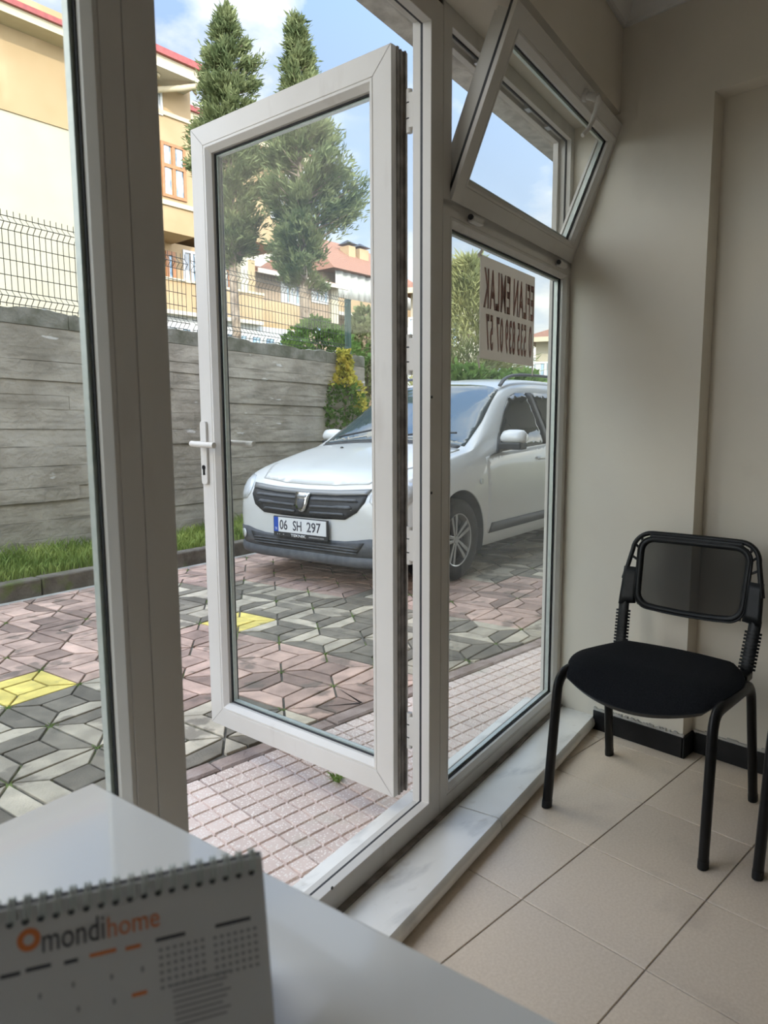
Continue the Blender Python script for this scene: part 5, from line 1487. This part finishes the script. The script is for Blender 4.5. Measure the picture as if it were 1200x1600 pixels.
def conifer(px, depth, prof, py_top, py_low, trunk_r, nm, label, dens_=9500, seed=1, lean=0.0, boughs=()):
    # prof: list of (height fraction, radius) ; crown from z_low to z_top
    d = ray(px, 600); P = CAM + d * depth
    _, _, zt = CAM + ray(px, py_top) * depth; _, _, zl = CAM + ray(px, py_low) * depth
    zt -= TZ; zl -= TZ
    root = empty(nm, (P[0], P[1], TZ)); tag(root, label, 'tree', 'conifers behind the mesh fence')
    rs = np.random.default_rng(seed)
    fr = np.array([a for a, b in prof]); ra = np.array([b for a, b in prof])
    MB().tube([(0, 0, -0.1), (0.02, 0, zl * 0.5), (-0.02 + lean * .3, 0.02, zl), (lean, 0, zl + (zt - zl) * 0.6), (lean, 0, zt - 0.3)], [trunk_r * 1.15, trunk_r, trunk_r * 0.85, trunk_r * 0.4, 0.015], 12).build('trunk', bark_m, root, smooth=60)
    # limbs carrying the sprays
    pts, nrm = [], []
    br = MB(); nbh = 150
    spec = [((k + rs.uniform(0, 1)) / nbh, rs.uniform(0, 6.283), None) for k in range(nbh)] + list(boughs)
    for f, a, rb in spec:
        z = zl + (zt - zl) * f
        lob = 1 + 0.20 * math.sin(3 * a + 9 * f + seed) + rs.uniform(-0.28, 0.16)
        r = np.interp(f, fr, ra) * lob if rb is None else rb
        rise = r * rs.uniform(0.15, 0.65)
        base = np.array((lean * f, 0, z - rise * 0.6)); tip = np.array((lean * f + r * math.cos(a), r * math.sin(a), z + rise * 0.5))
        if r > 0.12: br.tube([base, (base + tip) / 2 - np.array((0, 0, 0.04)), tip], [0.022, 0.014, 0.006], 5)
        m_ = int(dens_ / nbh * (0.35 + r / max(ra)))
        for _ in range(m_):
            t = rs.uniform(0.15, 1.0) ** 0.55
            q = base + (tip - base) * t + rs.normal(0, 0.03 + 0.06 * r, 3)
            n_ = (tip - base) / (np.linalg.norm(tip - base) + 1e-6) + np.array((0, 0, 0.35))
            pts.append(q); nrm.append(n_ / np.linalg.norm(n_))
    br.build('limbs', bark_m, root)
    spray_cloud(pts, nrm, 0.125, conifer_m, 'foliage', root, 4, 0.11)
    for k in range(9):                                            # dead stubs on the bare trunk
        z = zl * rs.uniform(0.55, 0.98); a = rs.uniform(0, 6.28); L_ = rs.uniform(0.08, 0.25)
        MB().tube([(0, 0, z), (L_ * math.cos(a), L_ * math.sin(a), z + 0.06)], [0.012, 0.004], 5).build('stub', bark_m, root)
    return root
conifer(371, 14.0, [(0, 0.25), (0.06, 0.42), (0.25, 0.55), (0.5, 0.56), (0.66, 0.50), (0.80, 0.36), (0.90, 0.19), (0.96, 0.08), (1, 0.02)], 58, 418, 0.085, 'conifer', 'slender conifer with rounded crown left behind the door glass', seed=3)
conifer(481, 13.5, [(0, 0.30), (0.07, 0.55), (0.22, 0.68), (0.42, 0.66), (0.60, 0.50), (0.74, 0.30), (0.86, 0.17), (0.95, 0.10), (1, 0.02)], 72, 452, 0.10, 'conifer', 'taller ragged conifer with side branches nearer the green fence post', seed=8, lean=-0.10, boughs=[(0.26, -0.78, 1.0), (0.30, -0.70, 1.12), (0.34, -0.85, 1.05), (0.31, -0.60, 0.9), (0.40, -0.75, 0.85), (0.55, -0.8, 0.62), (0.60, 2.3, 0.65)])

def shrub(px, py_base, depth, h, prof, nm, label, m, n, size, top_m=None, group=None, z0=None, lean=(0, 0), blades=3, width=0.35):
    P = CAM + ray(px, py_base) * depth
    base = P[2] if z0 is None else z0
    root = empty(nm, (P[0], P[1], base)); tag(root, label, 'bush' if h < 2.5 else 'tree', group)
    rs = np.random.default_rng(int(px))
    fr = [a for a, b in prof]; ra = [b for a, b in prof]
    MB().tube([(0, 0, -0.1), (lean[0] * .4, lean[1] * .4, h * 0.5), (lean[0], lean[1], h * 0.9)], [0.02 + 0.01 * h, 0.014 + 0.006 * h, 0.006], 7).build('stem', bark_m, root, smooth=60)
    pts, nrm, tp, tn = [], [], [], []
    for _ in range(n):
        f = rs.uniform(0, 1); a = rs.uniform(0, 6.283)
        r = np.interp(f, fr, ra) * (1 + 0.25 * math.sin(4 * a + 11 * f) + rs.uniform(-0.1, 0.15)) * rs.uniform(0.25, 1) ** 0.45
        q = np.array((lean[0] * f + r * math.cos(a), lean[1] * f + r * math.sin(a), f * h)); nn = np.array((math.cos(a), math.sin(a), 0.6)); nn /= np.linalg.norm(nn)
        outer = r > 0.72 * np.interp(f, fr, ra)
        if top_m is not None and (f > 0.78 or (outer and f > 0.35 and math.cos(a - YAW + 1.2) > 0.35 and rs.uniform() < 0.75)): tp.append(q); tn.append(nn)
        else: pts.append(q); nrm.append(nn)
    spray_cloud(pts, nrm, size, m, 'foliage', root, blades, width)
    if tp: spray_cloud(tp, tn, size, top_m, 'golden_tips', root, blades, width)
    return root
gd = (W0 + KD * wall_l(540, 700)[0] - KN * 0.22)
gdep = (np.array((gd[0], gd[1], 0.1)) - CAM) @ fw
shrub(543, 760, gdep, CAM[2] + (ray(540, 552) * gdep)[2] - 0.1, [(0, 0.24), (0.2, 0.36), (0.38, 0.34), (0.6, 0.27), (0.78, 0.22), (0.86, 0.08), (1.0, 0.04)], 'golden_shrub', 'upright green shrub with golden tips against the concrete wall', shrub_m, 2200, 0.055, gold_m, z0=0.1, lean=(-0.03, 0.02))
shrub(518, 760, gdep, 0.78, [(0, 0.10), (0.5, 0.20), (0.8, 0.15), (1, 0.05)], 'low_shrub', 'low green shrub at the foot of the golden-tipped one', shrub_m, 420, 0.05, z0=0.1)
shrub(497, 560, 10.5, 0.95, [(0, 0.5), (0.5, 0.62), (0.8, 0.4), (1, 0.1)], 'grey_bush', 'grey-green bush behind the wall beside the right trunk', shrub_m, 900, 0.09, z0=1.73)
shrub(573, 560, 11.5, 3.05, [(0, 0.30), (0.3, 0.42), (0.7, 0.42), (0.9, 0.3), (1, 0.1)], 'yellow_green_bush', 'yellow-green bush behind the green fence post', pine_m, 2200, 0.09, z0=-0.04)
shrub(730, 640, 17.0, 4.9, [(0, 1.0), (0.3, 1.25), (0.6, 1.05), (0.85, 0.6), (1, 0.15)], 'pine', 'bushy sunlit pine behind the parked car left of the sign', pine_m, 6500, 0.24, z0=0.0, blades=5, width=0.06)
for k, (px, dp, h) in enumerate(((722, 12.6, 2.15), (766, 12.9, 2.0), (806, 13.3, 2.1), (842, 13.8, 1.9))):
    nmz = ('left end', 'second bush from the left', 'second bush from the right', 'right end')[k]
    shrub(px, 640, dp, h, [(0, 0.7), (0.4, 0.85), (0.8, 0.7), (0.95, 0.45), (1, 0.2)], 'hedge_bush', 'leafy dark hedge bush behind the car roof, %s of the row' % nmz, shrub_m, 2000, 0.12, group='hedge bushes behind the car', z0=0.0)

# ================================================================== BUILDINGS BEYOND THE WALL
or_m = mat('ochre_render', (0.296, 0.208, 0.112), (0.336, 0.244, 0.140), rough=0.9, scale=1.2, detail=6, bump=0.15, bscale=20)
add_layer(or_m, (0.45, 0.33, 0.20), 1.2, 0.6, 0.75, 0.5, (1, 1, 0.4))
cr_m = mat('cream_render', (0.348, 0.316, 0.240), (0.380, 0.348, 0.268), rough=0.9, scale=1.0, detail=6, bump=0.15, bscale=20)
tan_m = mat('tan_render', (0.216, 0.160, 0.112), (0.264, 0.200, 0.144), rough=0.9, scale=1.5)
fas_m = mat('cream_fascia', (0.400, 0.344, 0.240), (0.440, 0.384, 0.272), rough=0.8, scale=4)
sof_m = mat('soffit_paint', (0.400, 0.368, 0.312), (0.440, 0.408, 0.352), rough=0.85, scale=3)
gut_m = mat('red_gutter', (0.20, 0.035, 0.03), (0.28, 0.055, 0.045), rough=0.4, scale=8)
wood_m = mat('orange_wood_frame', (0.264, 0.112, 0.040), (0.320, 0.144, 0.056), rough=0.5, scale=9)
whitef = mat('white_frame', (0.52, 0.53, 0.54), rough=0.45)
curt = mat('white_curtain', (0.368, 0.376, 0.384), (0.464, 0.472, 0.480), rough=0.8, scale=14)
pane_m = mat('window_pane', (0.08, 0.13, 0.18), (0.30, 0.42, 0.52), rough=0.06, scale=2.5, spec=0.8, ramp=(0.4, 0.6))
rooft = mat('roof_tiles', (0.160, 0.068, 0.040), (0.264, 0.132, 0.080), rough=0.9, scale=16, bump=0.5)
tarp_m = mat('white_sheeting', (0.320, 0.328, 0.312), (0.416, 0.424, 0.400), rough=0.7, scale=3, bump=0.4, bscale=6)
white_r = mat('white_render', (0.400, 0.404, 0.400), (0.448, 0.452, 0.448), rough=0.8, scale=3)

BA = math.radians(6.0)
B0 = CAM + ray(270, 270) * 22.0
bd_, bn_ = np.array([math.cos(BA), math.sin(BA), 0]), np.array([-math.sin(BA), math.cos(BA), 0])
def bl(px, py, off_=0.0):
    q = hp(px, py, B0 + bn_ * off_, bn_); return (q - B0) @ bd_, q[2]
def bx_(px, off_=0.0): return bl(px, 400, off_)[0]
def bz_(px, py, off_=0.0): return bl(px, py, off_)[1]
def facade_window(root, x0, x1, z0, z1, y, fm, cols=2, rows=1, split=0.4, fw_=0.07, curtain=True, pm=None):
    # window standing in the wall at local depth y: outer frame with bars, panes and curtains as sub-parts
    mb = MB().ring(x0, x1, z0, z1, [(0, 0), (fw_, 0), (fw_, 0.10), (0, 0.10)])
    for c in range(1, cols):
        xc = x0 + (x1 - x0) * c / cols; mb.box(xc - fw_ * .6, xc + fw_ * .6, 0.01, 0.09, z0 + fw_, z1 - fw_)
    if rows > 1:
        zc_ = z0 + (z1 - z0) * (1 - split); mb.box(x0 + fw_, x1 - fw_, 0.0, 0.095, zc_ - fw_ * .6, zc_ + fw_ * .6)
    w_ = mb.build('window', fm, root); w_.location = (0, y - 0.05, 0)
    for c in range(cols):
        a, b = x0 + (x1 - x0) * c / cols + fw_, x0 + (x1 - x0) * (c + 1) / cols - fw_
        MB().box(a, b, 0.045, 0.052, z0 + fw_, z1 - fw_).build('pane', pm or pane_m, w_)
        if curtain:
            n = 14; wdt = (b - a) * 0.62; x_s = a + 0.04
            P = [(x_s + wdt * k / n, 0.040 - 0.0 + 0.002 * math.sin(k * 2.1)) for k in range(n + 1)]
            m_ = MB().grid([[(p[0], p[1], z0 + fw_), (p[0], p[1], z1 - fw_)] for p in P], n + 1, 2)
            m_.build('curtain', curt, w_, recalc=False, solid=0.004)
    return w_
ab = empty('apartment_block', (B0[0], B0[1], 0.0), BA)
tag(ab, 'tall ochre and cream apartment block with red gutter behind the left wall', 'building')
# left stretch: cream below, ochre above
LO = 1.2
xl0, xl1 = bx_(-140, LO), bx_(226, LO)
zbrk = bz_(44, 184, LO); zev = bz_(50, 32, LO)
MB().box(xl0, xl1, LO, LO + 9, -0.5, zbrk).build('lower_wall', cr_m, ab)
MB().box(xl0, xl1, LO - 0.04, LO + 9, zbrk, zev + 0.5).build('upper_wall', or_m, ab)
ze1 = bz_(50, 14, LO - 0.7)
MB().box(xl0, xl1 + .3, LO - 0.7, LO + 9.5, ze1 - 0.36, ze1 - 0.12).build('eaves', fas_m, ab)
MB().box(xl0, xl1 + .3, LO - 0.80, LO - 0.62, ze1 - 0.14, ze1).build('gutter', gut_m, ab)
# right bay: overhanging upper floors
xb0, xb1 = bx_(222), bx_(306)
zb_bot = bz_(282, 366)
zsof = bz_(290, 152)
MB().box(xb0, xb1, 0, 8, zb_bot, zsof + 0.6).build('bay_wall', or_m, ab)
ze2 = bz_(288, 92, -1.0)
xe = bx_(327, -1.0)
MB().box(xb0 - .5, xe, -1.0, 9, ze2 - 0.50, ze2 - 0.42).build('soffit', sof_m, ab)
MB().box(xb0 - .5, xe, -1.0, 9, ze2 - 0.42, ze2 - 0.16).build('eaves', fas_m, ab)
MB().box(xb0 - .5, xe + .06, -1.12, -0.94, ze2 - 0.18, ze2).build('gutter', gut_m, ab)
# recessed wing to the right of the bay
WO = 1.6
xw1 = bx_(447, WO)
MB().box(xb1 - .1, xw1, WO, WO + 8, bz_(430, 385, WO), zsof + 0.3).build('wing_wall', or_m, ab)
MB().box(xb1 - .1, xw1 + .5, WO - 1.0, WO + 8.5, ze2 - 0.85, ze2 - 0.60).build('eaves', fas_m, ab)
MB().box(xb1 - .1, xw1 + .55, WO - 1.1, WO - 0.94, ze2 - 0.62, ze2 - 0.46).build('gutter', gut_m, ab)
# string courses
for (py, th) in ((186, 0.06), (322, 0.07)):
    z_ = bz_(280, py); MB().box(xb0, xb1 + .03, -0.06, 0.1, z_ - th, z_ + th).build('string_course', fas_m, ab)
# windows
def wpx(x0, x1, y0, y1, off_): return bx_(x0, off_), bx_(x1, off_), bz_((x0 + x1) / 2, y1, off_), bz_((x0 + x1) / 2, y0, off_)
facade_window(ab, *wpx(257.5, 294.5, 228, 312, 0), 0, wood_m, 2, 2, 0.42, 0.09)
facade_window(ab, *wpx(238, 262.5, 144, 180, 0), 0, whitef, 2, 1, fw_=0.07)
facade_window(ab, *wpx(309, 342, 168, 200, WO), WO, whitef, 2, 1, fw_=0.07)
facade_window(ab, *wpx(424, 444, 300, 345, WO), WO, whitef, 2, 1, fw_=0.07)
# lower recessed storey with parapet balcony
RO = 1.3
xr1 = bx_(398, RO)
MB().box(xb0, xr1, RO, RO + 7, -0.5, zb_bot + 0.05).build('lower_storey', or_m, ab)
facade_window(ab, *wpx(258, 273, 393, 440, RO), RO, wood_m, 1, 1, fw_=0.12, curtain=False)
facade_window(ab, *wpx(285, 312, 393, 446, RO), RO, whitef, 2, 1, fw_=0.08)
facade_window(ab, *wpx(336, 358, 420, 470, RO), RO, wood_m, 2, 1, fw_=0.10, curtain=False)
zp1, zp0 = bz_(285, 441), bz_(285, 486)
MB().box(xb0, bx_(409), -0.02, 0.14, zp0, zp1).build('parapet', or_m, ab)
MB().box(xb0, bx_(409) + .03, -0.06, 0.18, zp1, zp1 + 0.08).build('parapet_cap', fas_m, ab)
MB().box(xb0, bx_(409), -0.02, RO, zp0 - 0.12, zp0).build('balcony_slab', sof_m, ab)
MB().box(bx_(384), bx_(396), 0.3, 0.6, zp1 - .2, bz_(390, 385)).build('balcony_column', cr_m, ab)
MB().box(bx_(350), bx_(362), 0.3, 0.6, zp1 - .2, bz_(355, 385)).build('balcony_column', cr_m, ab)
# white shopfront under the balcony
zs = zp0 - 0.12
MB().box(xb0, bx_(480), 0.25, 0.6, 0, zs).build('shopfront_wall', white_r, ab)
for k, px in enumerate(range(262, 478, 22)):
    facade_window(ab, bx_(px), bx_(px + 17), bz_(400, 560), zs - 0.35, 0.22, whitef, 1, 1, fw_=0.06, curtain=False)
# satellite dish and awning arm under the eaves
MB().tube([(bx_(263, -.5), -0.1, bz_(263, 152)), (bx_(292, -.7), -0.75, bz_(292, 143, -.7)), (bx_(318, -.9), -0.9, bz_(318, 138, -.9))], 0.09, 8).build('awning_arm', fas_m, ab, smooth=50)
ds = MB(); n = 20; g = []
for i in range(5):
    r_ = 0.42 * i / 4 + 1e-3
    g.append([(r_ * math.cos(2 * math.pi * k / n), 0.12 * (r_ / .42) ** 2, r_ * math.sin(2 * math.pi * k / n)) for k in range(n + 1)])
do = ds.grid(g, 5, n + 1).build('satellite_dish', sof_m, ab, smooth=60, recalc=False, solid=0.02); do.location = (bx_(311, -.6), -0.6, bz_(311, 128, -.6)); do.rotation_euler = (-0.5, 0, 0.9)
MB().lathe([(0, 0), (0.13, 0), (0.16, 0.06), (0, 0.06)], 14, 'z', (bx_(254, -.5), -0.5, ze2 - 0.58)).build('ceiling_lamp', fas_m, ab)

# terrace house with tiled pent roof, tan walls and a curved ochre balcony
th_ = empty('terrace_house', (B0[0], B0[1], 0.0), BA)
tag(th_, 'tan house with white windows and curved ochre balcony between the conifers', 'building')
TO = 2.0
tx0_, tx1_ = bx_(396, TO), bx_(517, TO)
zt_ = bz_(440, 432, TO)
MB().box(tx0_, tx1_, TO, TO + 8, -0.5, zt_).build('wall', tan_m, th_)
MB().box(tx1_ - 0.15, bx_(519, TO) + .2, TO - 0.15, TO + 1, -0.5, zt_).build('pilaster', cr_m, th_)
rfm = MB().add([(tx0_ - .4, TO - .7, zt_ - 0.02), (tx1_ + .3, TO - .7, zt_ - 0.02), (tx1_ + .3, TO + 4, zt_ + 1.3), (tx0_ - .4, TO + 4, zt_ + 1.3), (tx0_ - .4, TO - .7, zt_ - 0.16), (tx1_ + .3, TO - .7, zt_ - 0.16), (tx1_ + .3, TO + 4, zt_ + 1.1), (tx0_ - .4, TO + 4, zt_ + 1.1)], [(0, 1, 2, 3), (7, 6, 5, 4), (0, 4, 5, 1), (1, 5, 6, 2), (2, 6, 7, 3), (3, 7, 4, 0)]).build('roof', rooft, th_)
MB().box(tx0_ - .4, tx1_ + .3, TO - .74, TO - .66, zt_ - 0.20, zt_ - 0.04).build('fascia', sof_m, th_)
facade_window(th_, *wpx(437, 467, 443, 476, TO), TO, whitef, 2, 1, fw_=0.08)
facade_window(th_, *wpx(485, 511, 449, 474, TO), TO, whitef, 2, 1, fw_=0.08)
facade_window(th_, *wpx(486, 512, 502, 524, TO), TO, whitef, 1, 1, fw_=0.14, curtain=False)
bc0, bc1 = bx_(410, 0.4), bx_(471, 0.4)
zc1, zc0 = bz_(440, 473, 0.4), bz_(440, 515, 0.4)
P = [(bc0, TO)] + [(bc0 + (bc1 - bc0) * k / 10, 0.55 - 0.30 * math.sin(math.pi * k / 10)) for k in range(11)] + [(bc1, TO)]
Q = [(bc0 + .14, TO)] + [(bc0 + .14 + (bc1 - bc0 - .28) * k / 10, 0.70 - 0.30 * math.sin(math.pi * k / 10)) for k in range(11)] + [(bc1 - .14, TO)]
n = len(P); mb = MB()
mb.add([(p[0], p[1], zc0) for p in P] + [(p[0], p[1], zc1) for p in P] + [(p[0], p[1], zc1) for p in Q] + [(p[0], p[1], zc0 + .1) for p in Q],
       [(k * n + i, k * n + i + 1, (k + 1) * n + i + 1, (k + 1) * n + i) for k in range(3) for i in range(n - 1)] + [tuple(range(n - 1, -1, -1)), tuple(3 * n + i for i in range(n))])
mb.build('balcony', or_m, th_)

# low tiled house with chimneys and white sheeting
tl_ = empty('tiled_house', (B0[0], B0[1], 0.0), BA)
tag(tl_, 'house with red tiled roof, chimneys and white sheeting over its balcony', 'building')
HO = 3.0
hx0, hx1 = bx_(519, HO), bx_(640, HO)
zh = bz_(550, 428, HO)
MB().box(hx0, hx1, HO + 0.6, HO + 8, -0.5, zh).build('wall', tan_m, tl_)
MB().box(hx0, hx1, HO - 0.2, HO + 0.6, bz_(545, 490, HO), bz_(545, 469, HO)).build('balcony_front', or_m, tl_)
MB().box(hx0, hx1, HO - 0.2, HO + 0.6, bz_(545, 496, HO), bz_(545, 490, HO)).build('balcony_slab', sof_m, tl_)
n = 40; g = []
for k in range(n + 1):
    x_ = hx0 + 0.1 + (hx1 - hx0 - .2) * k / n
    g.append([(x_, HO - 0.1 + 0.05 * math.sin(k * 1.7), zh - 0.02), (x_, HO - 0.12 + 0.07 * math.sin(k * 1.7 + .4), (zh + bz_(545, 469, HO)) / 2), (x_, HO - 0.14 + 0.04 * math.sin(k * 2.3), bz_(545, 469, HO) - 0.02)])
MB().grid(g, n + 1, 3).build('white_sheet', tarp_m, tl_, smooth=60, recalc=False, solid=0.01)
zr = bz_(565, 388, HO + 3)
MB().add([(hx0 - .3, HO - .4, zh), (hx1 + .3, HO - .4, zh), (hx1 + .3, HO + 3.2, zr), (hx0 + 1.6, HO + 3.2, zr), (hx0 - .3, HO + 7, zh), (hx1 + .3, HO + 7, zh)], [(0, 1, 2, 3), (0, 3, 4), (3, 2, 5, 4), (0, 4, 5, 1), (1, 5, 2)]).build('roof', rooft, tl_)
for (px0, px1, pt, pb, cap) in ((545, 555.5, 383, 412, 376), (562, 576, 388, 402, 381)):
    oo = HO + 1.6
    c_ = MB().box(bx_(px0, oo), bx_(px1, oo), oo, oo + 0.6, bz_(px0, pb, oo) - .6, bz_(px0, pt, oo)).build('chimney', or_m, tl_)
    zz = bz_(px0, cap, oo); a, b = bx_(px0, oo) - .08, bx_(px1, oo) + .08
    MB().add([(a, oo - .1, zz - .12), (b, oo - .1, zz - .12), (b, oo + .7, zz - .12), (a, oo + .7, zz - .12), ((a + b) / 2, oo + .3, zz + .12)], [(3, 2, 1, 0), (0, 1, 4), (1, 2, 4), (2, 3, 4), (3, 0, 4)]).build('chimney_cowl', frame_black, c_)
# houses far to the right, seen through the fixed window
def far_house(px0, px1, py_e, depth, nm, label, ridge=0.9):
    P = CAM + ray((px0 + px1) / 2, py_e) * depth
    k = depth / F_PX; w_ = (px1 - px0) * k
    r = empty(nm, (P[0], P[1], 0.0), YAW - math.pi / 2 - 0.35); tag(r, label, 'building')
    z_ = P[2]
    MB().box(-w_ / 2, w_ / 2, 0, 7, -0.5, z_).build('wall', cr_m, r)
    MB().add([(-w_ / 2 - .6, -.7, z_), (w_ / 2 + .6, -.7, z_), (w_ / 2 + .6, 7.7, z_), (-w_ / 2 - .6, 7.7, z_), (-w_ / 2 + 1.5, 3.5, z_ + ridge), (w_ / 2 - 1.5, 3.5, z_ + ridge)], [(0, 1, 5, 4), (1, 2, 5), (2, 3, 4, 5), (3, 0, 4), (3, 2, 1, 0)]).build('roof', rooft, r)
    MB().box(-w_ / 2 - .6, w_ / 2 + .6, -.76, -.66, z_ - .22, z_).build('fascia', fas_m, r)
    for c in (-0.25, 0.25):
        facade_window(r, c * w_ - .6, c * w_ + .6, z_ - 2.4, z_ - 1.1, 0, whitef, 2, 1, fw_=0.08)
far_house(640, 714, 452, 30, 'far_house', 'cream house with red roof behind the pine', 1.6)
far_house(838, 900, 528, 34, 'far_house', 'distant cream house right of the window sign', 1.2)
